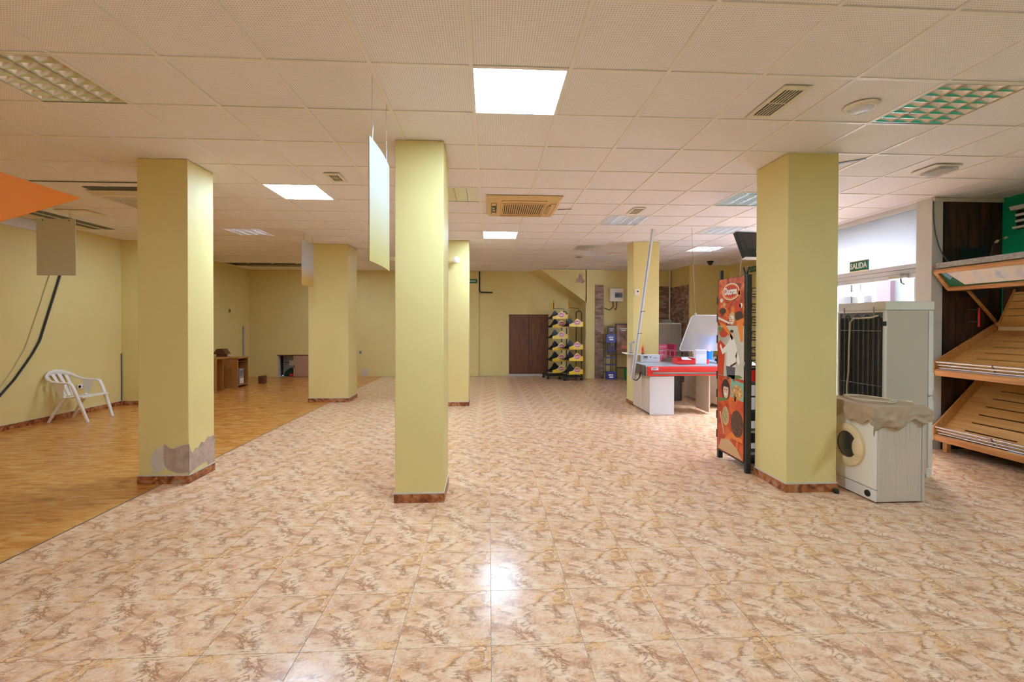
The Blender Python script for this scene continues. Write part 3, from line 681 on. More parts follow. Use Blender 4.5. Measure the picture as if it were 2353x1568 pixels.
# hanging boards
def wires(parent, pts):
    for a, b in pts:
        MB().tube([a, b], .0016, 6).build('wire', 'wire', parent)
        h = Vector(b); MB().tube([h + Vector((0, 0, .11)), h + Vector((.0, .012, .12)), h + Vector((0, .02, .10)), h + Vector((0, .004, 0))], .0022, 6).build('hook', 'wire', parent)
t = thing('hanging_board', 'tall white board hung edge-on beside the slim yellow column', 'hanging board', (-.73, 3.06, CE))
b = MB(); n = 14; zt, zb2 = 2.655, 1.895
for k in range(n):
    for (za, zz) in ((0, 1),): pass
prof = [(-.73 + .012 * sin(pi * k / n), 2.785 + (.55) * k / n) for k in range(n + 1)]
b.prism([(p[0], p[1], zb2) for p in prof] + [(p[0] + .005, p[1], zb2) for p in prof[::-1]], (0, 0, zt - zb2)); b.build('board', fade('board_print_fade', (0.46, 0.37, 0.13), (0.46, 0.44, 0.37), 0.05, 0.62), t)
wires(t, [((-.728, 2.86, CE), (-.728, 2.86, 2.64)), ((-.722, 3.222, CE), (-.722, 3.222, 2.64))])
t = thing('hanging_board', 'small white board hung edge-on in front of the widest column', 'hanging board', (-3.1, 7.9, CE))
MB().box(-3.103, 7.655, 2.155, -3.097, 8.155, 2.915).build('board', fade('board_print_fade_orange', (0.55, 0.32, 0.03), (0.48, 0.43, 0.36), 0.12, 0.45), t, bevel=.001)
wires(t, [((-3.1, 7.74, CE), (-3.1, 7.74, 2.9)), ((-3.1, 8.09, CE), (-3.1, 8.09, 2.9))])
t = thing('hanging_board', 'white board hung flat-on in front of the plain side wall, cable hanging behind', 'hanging board', (-5.81, 6.38, CE))
MB().box(-6.06, 6.378, 2.157, -5.558, 6.384, 2.917).build('board', 'board', t, bevel=.001)
wires(t, [((-5.98, 6.381, CE), (-5.98, 6.381, 2.9)), ((-5.64, 6.381, CE), (-5.64, 6.381, 2.9))])
MB().tube([(-5.98, 6.376, 2.895), (-5.98, 6.386, 2.895)], .009, 10).tube([(-5.64, 6.376, 2.895), (-5.64, 6.386, 2.895)], .009, 10).build('eyelet', 'darkgrey', t)
t = thing('orange_sign', 'plain orange pointed board cut by the photo edge', 'hanging board', (-3.0, 2.6, CE))
MB().prism([(-2.24, 2.6, 2.199), (-3.0, 2.6, 2.445), (-3.76, 2.6, 2.199), (-3.0, 2.6, 1.953)], (0, .006, 0)).build('board', 'orange', t)
wires(t, [((-3.2, 2.603, CE), (-3.2, 2.603, 2.37)), ((-2.8, 2.603, CE), (-2.8, 2.603, 2.37))])

# ------------------------------------------------------------------ left side
t = thing('wall_socket', 'double white wall socket seen through the plastic chair', 'socket', (XL, 7.89, .46))
MB().box(XL, 7.80, .425, XL + .014, 7.97, .50).build('plate', 'white', t, bevel=.003)
for y in (7.845, 7.925): MB().lathe((XL + .014, y, .462), [(.024, 0), (.024, .003), (.018, -.004)], 16, 'X').build('outlet', 'grey', t)
t = thing('black_cable', 'thick black cable hanging down the side wall', 'cable', (XL, 7.2, 1.5))
MB().tube([(XL + .02, 7.62, 2.62), (XL + .02, 7.507, 2.259), (XL + .02, 7.34, 1.751), (XL + .02, 7.19, 1.29), (XL + .02, 7.17, 1.24), (XL + .02, 7.08, 1.08), (XL + .02, 6.972, .927), (XL + .02, 6.80, .70), (XL + .02, 6.614, .504), (XL + .02, 6.45, .33)], .014, 8).build('cable', 'black', t, smooth=True)
t = thing('cream_cable', 'thin cream cable beside the thick black cable on the side wall', 'cable', (XL, 7.1, 1.4))
MB().tube([(XL + .01, 7.45, 2.6), (XL + .01, 7.344, 2.242), (XL + .01, 7.17, 1.72), (XL + .01, 6.974, 1.151), (XL + .01, 6.8, .85), (XL + .01, 6.615, .595)], .007, 6).build('cable', mat('cream_pvc', (.62, .52, .28), .5), t, smooth=True)
t = thing('wall_conduit', 'thin dark conduit low at the wall corner by the plastic chair', 'conduit', (XL, 8.7, .5))
MB().tube([(XL + .008, 8.705, .09), (XL + .008, 8.705, .96)], .008, 8).build('conduit', 'darkgrey', t)
struct('trim_1', MB().box(XL, 5.4, 2.90, XL + .03, 7.75, 2.93).box(XL, 5.4, 2.93, XL + .012, 7.75, CE), 'alu')

# plastic garden chair (local frame, front = +X)
ch = thing('plastic_armchair', 'white plastic garden armchair against the side wall', 'chair', (-6.415, 7.43, 0))
def sweep(b, pts, ws, hs, n=10):
    """elliptical section tube: half-width ws along +Y-ish, half-height hs"""
    pts = [Vector(p) for p in pts]; L = len(pts); k = len(b.v)
    for i, p in enumerate(pts):
        d = (pts[min(i + 1, L - 1)] - pts[max(i - 1, 0)]).normalized(); a = d.cross(Vector((0, 0, 1)))
        a = a.normalized() if a.length > .05 else Vector((0, 1, 0)); c = a.cross(d).normalized()
        for j in range(n):
            t_ = 2 * pi * j / n; b.v.append(tuple(p + a * cos(t_) * ws[i] + c * sin(t_) * hs[i]))
    for i in range(L - 1):
        for j in range(n): j2 = (j + 1) % n; b.f.append((k + i * n + j, k + i * n + j2, k + (i + 1) * n + j2, k + (i + 1) * n + j)); b.mi.append(0)
    b.f.append(tuple(k + j for j in range(n - 1, -1, -1))); b.mi.append(0); b.f.append(tuple(k + (L - 1) * n + j for j in range(n))); b.mi.append(0)
for s in (-1, 1):
    b = MB(); sweep(b, [(.30, s * .225, 0), (.25, s * .235, .15), (.185, s * .243, .33), (.12, s * .25, .50), (.075, s * .252, .585), (.04, s * .252, .60)], [.021, .023, .026, .026, .027, .026], [.020, .022, .024, .024, .024, .016])
    b.build('leg', 'chair', ch, local=True, smooth=True)
    b = MB(); sweep(b, [(-.295, s * .205, 0), (-.22, s * .195, .14), (-.13, s * .185, .28), (-.06, s * .18, .375)], [.018, .021, .026, .032], [.018, .021, .026, .03])
    b.build('leg', 'chair', ch, local=True, smooth=True)
    b = MB(); sweep(b, [(.06, s * .252, .60), (-.05, s * .256, .605), (-.16, s * .255, .615), (-.26, s * .245, .645), (-.32, s * .215, .69), (-.35, s * .17, .715)], [.027, .027, .026, .024, .02, .018], [.014, .014, .014, .018, .024, .028])
    b.build('armrest', 'chair', ch, local=True, smooth=True)
    MB().prism([(-.02, s * .246, .60), (-.20, s * .246, .61), (-.11, s * .215, .38), (-.06, s * .215, .38)], (0, s * .012, 0)).build('arm_support', 'chair', ch, local=True)
b = MB(); nu, nv = 9, 9; k = len(b.v)
for lay in (0, 1):
    for i in range(nu):
        for j in range(nv):
            u, v = i / (nu - 1), j / (nv - 1) * 2 - 1
            x = .235 - .43 * u; wd = .235 - .04 * u
            z = .405 - .045 * u - .018 * (1 - v * v) * sin(pi * u) - (.014 if lay else 0) - (.02 if u == 0 else 0)
            b.v.append((x, v * wd, z))
for lay in (0, 1):
    for i in range(nu - 1):
        for j in range(nv - 1):
            q = k + lay * nu * nv + i * nv + j; f = (q, q + nv, q + nv + 1, q + 1); b.f.append(f if lay else f[::-1]); b.mi.append(0)
for i in range(nu - 1):
    for j in (0, nv - 1): q = k + i * nv + j; p = q + nu * nv; b.f.append((q, q + nv, p + nv, p) if j == 0 else (q, p, p + nv, q + nv)); b.mi.append(0)
for j in range(nv - 1):
    for i in (0, nu - 1): q = k + i * nv + j; p = q + nu * nv; b.f.append((q, p, p + 1, q + 1) if i == 0 else (q, q + 1, p + 1, p)); b.mi.append(0)
b.build('seat', 'chair', ch, local=True, smooth=True)
b = MB(); sweep(b, [(-.335, -.19, .70), (-.365, -.12, .735), (-.378, 0, .75), (-.365, .12, .735), (-.335, .19, .70)], [.013] * 5, [.030, .038, .042, .038, .030])
b.build('backrest', 'chair', ch, local=True, smooth=True)
for yb, yt, wd in ((-.10, -.15, .030), (-.035, -.05, .034), (.035, .05, .034), (.10, .15, .030)):
    b = MB(); sweep(b, [(-.19, yb, .375), (-.235, yb * 1.1, .46), (-.30, (yb + yt) / 2 * 1.15, .60), (-.37, yt, .72)], [wd * .8, wd * .75, wd * .7, wd], [.007] * 4)
    b.build('back_slat', 'chair', ch, local=True, smooth=True)

# desk with cubby
dk = thing('corner_desk', 'orange wood-veneer desk with an open cubby', 'desk', (-6.2, 10.9, 0))
MB().box(-6.79, 10.845, .695, -5.83, 11.32, .722).build('desktop', 'deskwood', dk, bevel=.002)
MB().box(-6.22, 10.87, .0, -5.872, 10.89, .695).build('side_panel', 'deskwood', dk); MB().box(-6.22, 11.28, .0, -5.85, 11.30, .695).build('side_panel', 'deskwood', dk)
MB().box(-6.22, 10.89, 0, -6.20, 11.28, .695).build('back_panel', 'deskwood', dk); MB().box(-6.20, 10.89, .06, -5.87, 11.28, .08).build('shelf', 'deskwood', dk)
MB().box(-6.20, 10.89, .615, -5.87, 11.28, .63).build('shelf', 'brownwood', dk)
MB().box(-6.6, 11.1, .30, -6.22, 11.12, .66).build('modesty_panel', 'doorwood', dk)
d2 = thing('desk_return', 'pale end of a second desk, mostly hidden by the broken column', 'desk', (-6.2, 10.1, 0))
MB().box(-6.5, 10.08, 0, -5.90, 10.105, .735).build('end_panel', 'deskwood', d2); MB().box(-6.79, 10.07, .735, -5.89, 10.55, .76).build('desktop', 'deskwood', d2)
MB().box(-6.5, 10.5, 0, -6.0, 10.52, .735).build('end_panel', 'deskwood', d2)
t = thing('desktop_computer', 'grey computer tower in the desk cubby', 'computer', (-6.0, 11.05, .08))
MB().box(-6.18, 10.96, .081, -5.88, 11.15, .44).build('case', 'grey', t, bevel=.006)
for z in (.30, .335, .37, .40): MB().box(-5.88, 10.98, z - .01, -5.872, 11.13, z + .01).build('drive_bay', mat('bay%d' % int(z * 100), (.22, .23, .25), .4), t)
MB().box(-5.88, 10.98, .10, -5.873, 11.13, .22).build('front_panel', 'white', t)
t = thing('wooden_house', 'small dark wooden house-shaped box on the desk', 'ornament', (-6.33, 11.1, .722))
MB().box(-6.45, 11.03, .7225, -6.27, 11.17, .80).build('body', 'brownwood', t)
MB().prism([(-6.51, 11.0, .79), (-6.21, 11.0, .79), (-6.29, 11.0, .915), (-6.43, 11.0, .915)], (0, .2, 0)).build('roof', 'brownwood', t)
t = thing('white_dish', 'small white dish on the desk beside the wooden house', 'dish', (-6.1, 11.05, .722))
MB().lathe((-6.1, 11.05, .7225), [(.04, 0), (.065, .025), (.06, .026), (.036, .006), (0, .006)], 20).build('dish', 'white', t, smooth=True)
t = thing('wooden_block', 'small brown wooden box on the floor beside the desk', 'box', (-5.72, 11.75, 0))
MB().box(-5.82, 11.7, 0, -5.68, 11.85, .19).build('body', 'brownwood', t, bevel=.004); MB().box(-5.83, 11.69, .12, -5.67, 11.86, .14).build('lid', 'doorwood', t)
t = thing('back_conduit', 'thin grey pipe standing in the corner behind the desk', 'conduit', (XL + .03, 12.9, 1))
MB().tube([(XL + .02, 12.85, .5), (XL + .02, 12.85, 1.45)], .02, 8).build('pipe', 'grey', t)
t = thing('back_switch', 'small olive switch on the side wall above the desk', 'switch', (XL, 12.2, 1.85)); MB().box(XL, 12.16, 1.80, XL + .012, 12.25, 1.90).build('plate', mat('olive', (.35, .30, .03), .5), t, bevel=.002); MB().box(XL + .012, 12.18, 1.83, XL + .018, 12.23, 1.87).build('rocker', 'darkgrey', t)

# low hatch in the back wall
hat = struct('door_3', MB().box(hx0, YB + .65, 0, hx1, YB + .67, hz).box(hx0 - .02, YB + .2, 0, hx0, YB + .67, hz).box(hx1, YB + .2, 0, hx1 + .02, YB + .67, hz).box(hx0, YB + .2, hz, hx1, YB + .67, hz + .02), 'darkgrey')
MB().box(hx0, YB - .012, .60, hx1, YB + .10, .63).build('lintel_board', 'brownwood', hat)
MB().box(-5.575, YB - .02, .01, -5.12, YB + .005, .60).build('sliding_panel', mat('pinkish_board', (.44, .27, .17), .6), hat)
MB().box(-5.555, YB - .026, .26, -5.535, YB - .02, .33).build('finger_pull', 'black', hat)
MB().box(hx0, YB - .004, .0, hx0 + .03, YB + .1, .60).build('jamb', 'filler', hat)
t = thing('junk_box', 'grey metal cabinet inside the low wall hatch', 'cabinet', (-5.75, YB + .4, 0)); MB().box(-6.0, YB + .3, 0, -5.66, YB + .6, .60).build('body', 'grey', t); MB().box(-5.82, YB + .28, .30, -5.70, YB + .30, .44).build('door', 'white', t); MB().box(-5.98, YB + .285, .38, -5.67, YB + .30, .40).build('rail', 'darkgrey', t)
t = thing('green_bag', 'dark green bag slumped inside the low wall hatch', 'bag', (-5.7, YB + .2, 0))
MB().lathe((-5.72, YB + .2, 0), [(.14, 0), (.18, .04), (.15, .12), (.08, .20), (.02, .24)], 14, sx=1.2, sy=.5).build('bag', mat('dark_green', (.01, .03, .015), .7), t, smooth=True)
t = thing('red_can', 'small red object on the floor inside the low wall hatch', 'can', (-5.64, YB + .05, 0)); MB().tube([(-5.70, YB + .06, .04), (-5.60, YB + .06, .04)], .035, 12).build('can', 'red', t); MB().tube([(-5.60, YB + .06, .04), (-5.594, YB + .06, .04)], .03, 12).build('end', 'steel', t)

# ------------------------------------------------------------------ back wall
door1 = struct('door_1', MB().box(.585, YB - .006, .06, 1.735, YB, 1.80), 'blackwood')
for k, (x0, x1) in enumerate(((.60, 1.155), (1.165, 1.72))):
    lf = MB().box(x0, YB - .03, .075, x1, YB - .004, 1.79).build('leaf', 'doorwood', door1, bevel=.003)
    for z0, z1 in ((.20, .62), (.70, 1.06), (1.14, 1.66)): MB().box(x0 + .10, YB - .036, z0, x1 - .10, YB - .029, z1).build('raised_panel', 'doorwood', lf, bevel=.004)
    hx = 1.10 if k == 0 else 1.22
    MB().lathe((hx, YB - .03, 1.0), [(.035, 0), (.035, .004), (.014, .006), (.014, .03), (.026, .035), (.026, .05), (0, .055)], 16, 'Y').build('knob', 'darkgrey', lf, smooth=True)
MB().box(.57, YB - .02, 0, 1.75, YB, .06).build('sill', 'filler', door1)
t = thing('back_exit_sign', 'small green SALIDA sign high on the back wall, partly behind a column', 'sign', (-.47, YB - .06, 2.76))
MB().box(-.60, YB - .066, 2.705, -.345, YB - .052, 2.82).build('sign_plate', 'signgreen', t); text('SALIDA', .062, 'ink', t, (-.475, YB - .068, 2.762), (1, 0, 0), (0, 0, 1), bold=.0015, sx=.9)
t = thing('black_conduit', 'black corrugated conduit bent like an L at the top of the back wall', 'conduit', (-.28, YB - .03, 2.7))
MB().tube([(-.28, YB - .03, CE), (-.28, YB - .03, 2.50), (-.265, YB - .03, 2.46), (-.23, YB - .03, 2.44), (.10, YB - .03, 2.435)], .02, 8).build('conduit', 'black', t, smooth=True)
t = thing('wall_outlet', 'small grey outlet low on the back wall near the widest column', 'socket', (-3.70, YB, .7)); MB().box(-3.73, YB - .012, .66, -3.66, YB, .74).build('plate', 'grey', t, bevel=.002); MB().lathe((-3.695, YB - .012, .70), [(.02, 0), (.02, .003), (0, .003)], 12, 'Y').build('outlet', 'darkgrey', t)
ragged([(0, .06), (.02, .22), (.10, .24), (.20, .20), (.17, .08), (.22, .04), (.10, .02)], 'filler', wall_back, (1, 0, 0), (-3.66, YB, 0), (0, -1, 0), .004, 'flaked_plaster')
ragged([(0, .0), (.02, .05), (.10, .03), (.16, .07), (.2, .0)], 'mortar', wall_back, (1, 0, 0), (-6.5, YB, 0), (0, -1, 0), .004, 'flaked_plaster')
ragged([(0, 0), (.02, .1), (.07, .13), (.10, .26), (.17, .22), (.20, .10), (.28, .05), (.2, -.02), (.10, .02)], 'mortar', wall_back, (1, 0, 0), (2.42, 12.55, 2.68), (0, -1, 0), .003, 'flaked_plaster')
t = thing('round_wall_fitting', 'round white fitting standing off the face of a column', 'wall fitting', (-.585, 8.34, 2.67))
MB().lathe((-.59, 8.345, 2.672), [(.018, 0), (.018, .09), (.06, .09), (.062, .16), (.05, .165), (0, .165)], 24, 'Y').build('head', 'white', t, smooth=True); MB().lathe((-.59, 8.345, 2.672), [(.035, 0), (.035, .012), (0, .012)], 16, 'Y').build('base', 'white', t)
t = thing('column_sensor', 'small white motion sensor on the column behind the checkout', 'sensor', (2.74, 8.28, 2.1))
MB().box(2.70, 8.25, 2.05, 2.79, 8.29, 2.17).build('body', 'white', t, bevel=.01); MB().lathe((2.755, 8.25, 2.125), [(.016, 0), (.012, .008), (0, .01)], 12, 'Y').build('lens', 'black', t)

# snack racks
def chips_rack(loc, label, levels, rz, W=.53):
    t = thing('snack_rack', label, 'rack', loc, rz, 'yellow snack racks by the wooden door')
    D = .42; xr = W / 2 - .03
    for y in (-D / 2 + .03, D / 2 - .03):
        MB().tube([(xr, y, .08), (xr, y, 1.80), (xr - .005, y * .9, 1.845), (xr - .01, y * .6, 1.865), (xr - .01, 0, 1.87)], .014, 8).build('frame_tube', 'blackmetal', t, local=True, smooth=True)
        for x in (-W / 2 - .12, xr):
            c = MB(); c.tube([(x, y - .015, .035), (x, y + .015, .035)], .034, 14); c.box(x - .012, y - .02, .035, x + .012, y + .02, .085); c.build('caster', 'black', t, local=True)
    MB().box(-W / 2 - .15, -D / 2, .08, W / 2, D / 2, .115).build('base', 'black', t, local=True, bevel=.005)
    for z in levels:
        tr = MB().box(-W / 2 - .04, -D / 2 + .006, z + .012, xr - .016, D / 2 - .006, z + .024).build('tray', 'black', t, local=True)
        def wave(hump, low): return [(-W / 2, z), (W / 2, z), (W / 2, z + .13)] + [(W / 2 - W * q / 14, z + .13 + hump * math.exp(-((q - 6.0) / 2.3) ** 2) - low * max(0, (q - 7) / 7)) for q in range(1, 15)]
        MB().prism([(x, -D / 2, zz) for x, zz in wave(.10, .06)], (0, -.008, 0)).build('front_card', 'yellow', tr, local=True)
        MB().prism([(x - .035, D / 2, zz) for x, zz in wave(.12, .125)], (0, -.006, 0)).build('far_card', 'black', tr, local=True)
        MB().prism([(x, -D / 2 - .008, zz) for x, zz in ellipse(.03, z + .115, .098, .070)], (0, -.002, 0)).build('logo_ring', 'ink', tr, local=True)
        MB().prism([(x, -D / 2 - .010, zz) for x, zz in ellipse(.03, z + .115, .086, .058)], (0, -.002, 0)).build('logo_oval', 'logored', tr, local=True)
        text("Lay's", .07, 'ink', tr, (.03, -D / 2 - .013, z + .117), (1, 0, 0), (0, 0, 1), local=True, bold=.001)
    MB().tube([(xr - .01, 0, 1.87), (xr - .01, -.02, 1.95), (-.14, -.10, 1.96), (-.17, -.11, 1.96)], .006, 6).build('sign_arm', 'blackmetal', t, local=True)
    a = rz + .36
    for (rx, rzz, th, m, nm) in ((.10, .13, .010, 'yellow', 'oval_sign'), (.055, .075, .016, 'logored', 'oval_print')):
        dx, dy = sin(a), cos(a)
        MB().prism([(-.17 + dx * u - cos(a) * th / 2, -.11 + dy * u + sin(a) * th / 2, z) for u, z in ellipse(0, 2.06, rx, rzz)], (cos(a) * th, -sin(a) * th, 0)).build(nm, m, t, local=True)
    return t
chips_rack((1.925, 12.64, 0), 'tall yellow and black snack rack closest to the wooden door, six trays', [.174, .487, .793, 1.113, 1.417, 1.658], .22, .46)
chips_rack((2.285, 12.20, 0), 'yellow and black snack rack with four trays, under the stair soffit', [.174, .53, .84, 1.45], .22, .40)

# fuse box and stands near the pilaster
t = thing('fuse_box', 'white wall fuse box with a dark window', 'fuse box', (3.6, 12.72, 2.35))
MB().box(3.40, 12.58, 2.16, 3.79, 12.72, 2.53).build('case', 'white', t, bevel=.015); MB().box(3.545, 12.572, 2.275, 3.755, 12.582, 2.41).build('window', 'screen', t)
for k in range(5): MB().box(3.56 + k * .037, 12.568, 2.31, 3.588 + k * .037, 12.573, 2.37).build('breaker', 'darkgrey', t)
for x, dx in ((3.52, -.25), (3.62, -.06)): MB().tube([(x, 12.68, 2.16), (x + .01, 12.68, 2.02), (x + dx * .4, 12.69, 1.92), (x + dx, 12.69, 1.98)], .012, 6).build('cable', 'black', t, smooth=True)
t = thing('blue_wire_rack', 'narrow black wire rack with blue printed cards', 'rack', (3.31, 12.28, 0))
for x in (3.18, 3.44):
    for y in (12.16, 12.42): MB().tube([(x, y, 0), (x, y, 1.25)], .008, 6).build('upright', 'blackmetal', t)
for z in (.20, .40, .60, .80, 1.02): MB().box(3.18, 12.16, z, 3.44, 12.42, z + .008).build('wire_shelf', 'darkgrey', t); MB().box(3.18, 12.150, z - .005, 3.44, 12.156, z + .03).build('price_strip', 'navy', t)
for z0, z1 in ((1.03, 1.24), (.02, .20)):
    c = MB().box(3.185, 12.136, z0, 3.45, 12.148, z1).build('printed_card', 'navy', t); mid = (z0 + z1) / 2
    MB().box(3.25, 12.132, mid + .01, 3.38, 12.136, mid + .045).box(3.27, 12.132, mid - .05, 3.38, 12.136, mid - .012).build('white_print', 'ink', c)
t = thing('coffee_poster', 'tall dark brown coffee poster on a thin stand behind the blue rack', 'poster', (3.42, 12.5, 0))
MB().box(3.33, 12.52, .66, 3.54, 12.58, 1.47).build('panel', 'coffee', t); MB().box(3.41, 12.518, .92, 3.50, 12.52, 1.12).build('picture', 'coffeeprint', t)
MB().box(3.37, 12.517, 1.38, 3.50, 12.52, 1.40).box(3.39, 12.517, 1.33, 3.47, 12.52, 1.35).build('white_print', 'ink', t)
MB().tube([(3.43, 12.57, 0), (3.43, 12.57, .70)], .012, 6).build('pole', 'blackmetal', t); MB().lathe((3.43, 12.57, 0), [(.10, 0), (.10, .012), (.02, .02)], 20).build('foot', 'blackmetal', t)
t = thing('coffee_display', 'brown cardboard coffee display with a shelf, next to the brown poster', 'display', (3.7, 12.4, 0))
MB().box(3.56, 12.44, .70, 3.90, 12.50, 1.50).build('panel', 'coffeeprint', t); MB().box(3.53, 12.42, 1.50, 3.92, 12.52, 1.54).build('cap', 'coffee', t); MB().box(3.65, 12.436, 1.38, 3.85, 12.44, 1.41).box(3.68, 12.436, 1.33, 3.82, 12.44, 1.36).build('white_print', 'ink', t)
MB().prism([(x, 12.44, z) for x, z in ellipse(3.78, .88, .09, .05)], (0, -.005, 0)).build('red_badge', mat('pale_red', (.7, .25, .18), .5), t)
for x in (3.56, 3.90): MB().tube([(x, 12.47, 0), (x, 12.47, .70)], .012, 6).build('leg', 'blackmetal', t)
MB().box(3.55, 12.3, .30, 3.91, 12.5, .32).build('wire_shelf', 'blackmetal', t)
t = thing('green_bin', 'green bin behind the column by the checkout', 'bin', (3.86, 12.1, 0)); MB().lathe((3.80, 12.1, 0), [(.11, 0), (.14, .30), (.15, .30), (.15, .32), (.12, .32)], 20).build('bin', mat('leaf_green', (.02, .22, .03), .5), t, smooth=True); MB().lathe((3.80, 12.1, .32), [(.15, 0), (.145, .02), (0, .03)], 20).build('lid', 'darkgrey', t)
t = thing('far_exit_sign', 'small dark green sign on the far side wall past the spice rack', 'sign', (6.27, 10.42, 2.83))
MB().box(6.262, 10.27, 2.77, 6.279, 10.58, 2.90).build('sign_plate', 'signgreen', t); text('SALIDA', .085, mat('dim_ink', (.45, .42, .3), .5), t, (6.26, 10.425, 2.835), (0, -1, 0), (0, 0, 1), sx=.85)

# ------------------------------------------------------------------ checkout
co = thing('checkout_counter', 'white checkout counter with bright red bumper and steel rail', 'checkout', (3.2, 7.8, 0))
MB().box(2.675, 7.385, .03, 2.69, 8.26, .65).build('side_panel', 'appl', co); MB().box(2.668, 7.43, .10, 2.676, 7.72, .60).build('side_door', 'appl', co, bevel=.002); MB().box(2.668, 7.76, .10, 2.676, 8.20, .36).box(2.668, 7.76, .375, 2.676, 8.20, .60).build('side_drawer', 'appl', co, bevel=.002)
MB().box(2.67, 7.365, .005, 3.08, 7.385, .65).build('front_panel', mat('pale_blue_white', (.72, .72, .74), .4), co, bevel=.002); MB().box(3.065, 7.385, .03, 3.08, 8.26, .65).build('side_panel', 'appl', co); MB().box(2.69, 8.24, .03, 3.065, 8.26, .65).build('back_panel', 'appl', co)
MB().box(2.60, 7.42, .655, 2.62, 7.96, .825).build('end_plate', 'brownplate', co)
MB().box(2.62, 7.38, .655, 3.93, 8.0, .80).build('conveyor_body', 'grey', co)
MB().box(2.61, 7.36, .80, 3.95, 7.98, .822).build('belt', 'belt', co, bevel=.003); MB().box(2.62, 7.97, .80, 3.93, 8.02, .84).build('edge_strip', 'steel', co)
b = MB(); b.prism([(2.62, 7.375, .655), (2.62, 7.345, .662), (2.62, 7.335, .68), (2.62, 7.335, .79), (2.62, 7.345, .812), (2.62, 7.375, .818)], (1.33, 0, 0)); b.build('red_bumper', 'red', co)
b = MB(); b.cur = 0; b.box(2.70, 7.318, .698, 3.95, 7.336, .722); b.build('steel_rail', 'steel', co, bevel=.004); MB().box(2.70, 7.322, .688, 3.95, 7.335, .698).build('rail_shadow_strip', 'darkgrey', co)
MB().box(2.68, 7.330, .755, 2.80, 7.336, .80).build('sticker', 'paper', co); MB().box(2.69, 7.328, .78, 2.77, 7.331, .787).box(2.69, 7.328, .765, 2.75, 7.331, .77).build('sticker_print', 'navy', co)
MB().box(3.70, 7.42, .03, 3.72, 7.9, .655).build('support_panel', 'appl', co); MB().box(2.69, 8.021, .65, 3.11, 8.26, .824).build('rear_ledge', 'appl', co)
t = thing('control_box', 'white box with a small display and blue button on the checkout', 'control box', (2.9, 8.05, .84))
MB().box(2.735, 8.025, .825, 3.09, 8.16, .965).build('case', mat('cool_white', (.78, .79, .83), .4), t, bevel=.006); MB().box(2.79, 8.014, .915, 2.86, 8.02, .938).build('display', 'darkgrey', t); MB().lathe((2.915, 8.02, .922), [(.012, 0), (.012, .006), (0, .007)], 14, 'Y').build('button', 'blue', t)
MB().box(2.97, 8.016, .905, 3.04, 8.02, .912).box(2.79, 8.016, .895, 2.86, 8.02, .900).build('print', 'darkgrey', t)
t = thing('side_shelf', 'small white ledge sticking out beside the control box', 'shelf', (2.6, 8.1, .97)); MB().prism([(2.44, 8.0, .985), (2.46, 7.97, .975), (2.735, 7.97, .955), (2.735, 8.2, .955), (2.44, 8.2, .985)], (0, 0, .02)).build('top', 'white', t, bevel=.004)
MB().box(2.56, 8.05, .60, 2.64, 8.24, .965).build('bracket', 'appl', t, bevel=.004); MB().box(2.64, 8.06, .70, 2.675, 8.2, .82).build('red_mark', 'red', t)
t = thing('pump_head', 'grey pump stand on the small white ledge', 'dispenser', (2.575, 8.08, 1.0))
MB().tube([(2.575, 8.08, .995), (2.575, 8.08, 1.15)], .024, 12).build('post', 'grey', t); MB().bar((2.54, 8.08, 1.155), (2.64, 8.08, 1.20), .045, .04).build('head', 'grey', t, bevel=.008); MB().box(2.545, 8.05, .993, 2.605, 8.11, 1.003).build('base', 'darkgrey', t)
t = thing('red_bottle', 'small red bottle with a dark base on the checkout', 'bottle', (2.80, 8.1, .965))
MB().lathe((2.80, 8.1, .966), [(.02, 0), (.022, .03), (.022, .10), (.010, .13), (.010, .15), (0, .15)], 14).build('body', 'red', t, smooth=True); MB().lathe((2.80, 8.1, .966), [(.024, 0), (.024, .03), (.02, .032)], 14).build('base', 'brownwood', t); MB().bar((2.78, 8.1, 1.12), (2.83, 8.1, 1.15), .012, .012).build('nozzle', 'orange', t)
t = thing('leaning_pole', 'grey power pole leaning from the checkout up to the ceiling', 'pole', (2.5, 7.68, .56))
MB().bar((2.48, 7.70, .56), (2.638, 7.18, CE - .001), .042, .035).build('pole', 'alu', t); MB().bar((2.465, 7.68, .56), (2.624, 7.165, CE - .001), .006, .03).build('groove', 'grey', t)
for f in (.32, .47): p = Vector((2.48, 7.70, .56)).lerp(Vector((2.638, 7.18, CE)), f); MB().tube([p + Vector((-.03, -.03, -.006)), p + Vector((.05, -.03, .004))], .006, 6).build('cable_tie', 'doorwood', t)
t = thing('pole_cable', 'black cable looping from the leaning pole to the checkout', 'cable', (2.5, 7.6, .55)); MB().tube([(2.49, 7.67, .565), (2.53, 7.64, .545), (2.57, 7.60, .60), (2.585, 7.60, .68), (2.588, 7.58, .70)], .010, 8).build('cable', 'black', t, smooth=True)
t = thing('red_tray', 'red plastic tray on the checkout belt', 'tray', (3.42, 7.72, .822))
b = MB(); b.prism([(3.25, 7.62, .823), (3.55, 7.62, .823), (3.55, 7.82, .823), (3.25, 7.82, .823)], (0, 0, .008)); b.prism([(3.25, 7.62, .823), (3.55, 7.62, .823), (3.55, 7.62, .90), (3.25, 7.62, .875)], (0, .006, 0)); b.prism([(3.24, 7.82, .823), (3.55, 7.82, .823), (3.55, 7.82, .93), (3.24, 7.82, .93)], (0, .006, 0))
b.box(3.235, 7.62, .823, 3.25, 7.826, .925); b.box(3.55, 7.62, .823, 3.556, 7.826, .925); b.build('tray', 'red', t, bevel=.002); MB().prism([(3.34, 7.66, .90), (3.52, 7.66, .895), (3.46, 7.74, .935), (3.36, 7.74, .935)], (0, 0, .004)).build('paper_sheet', 'paper', t)
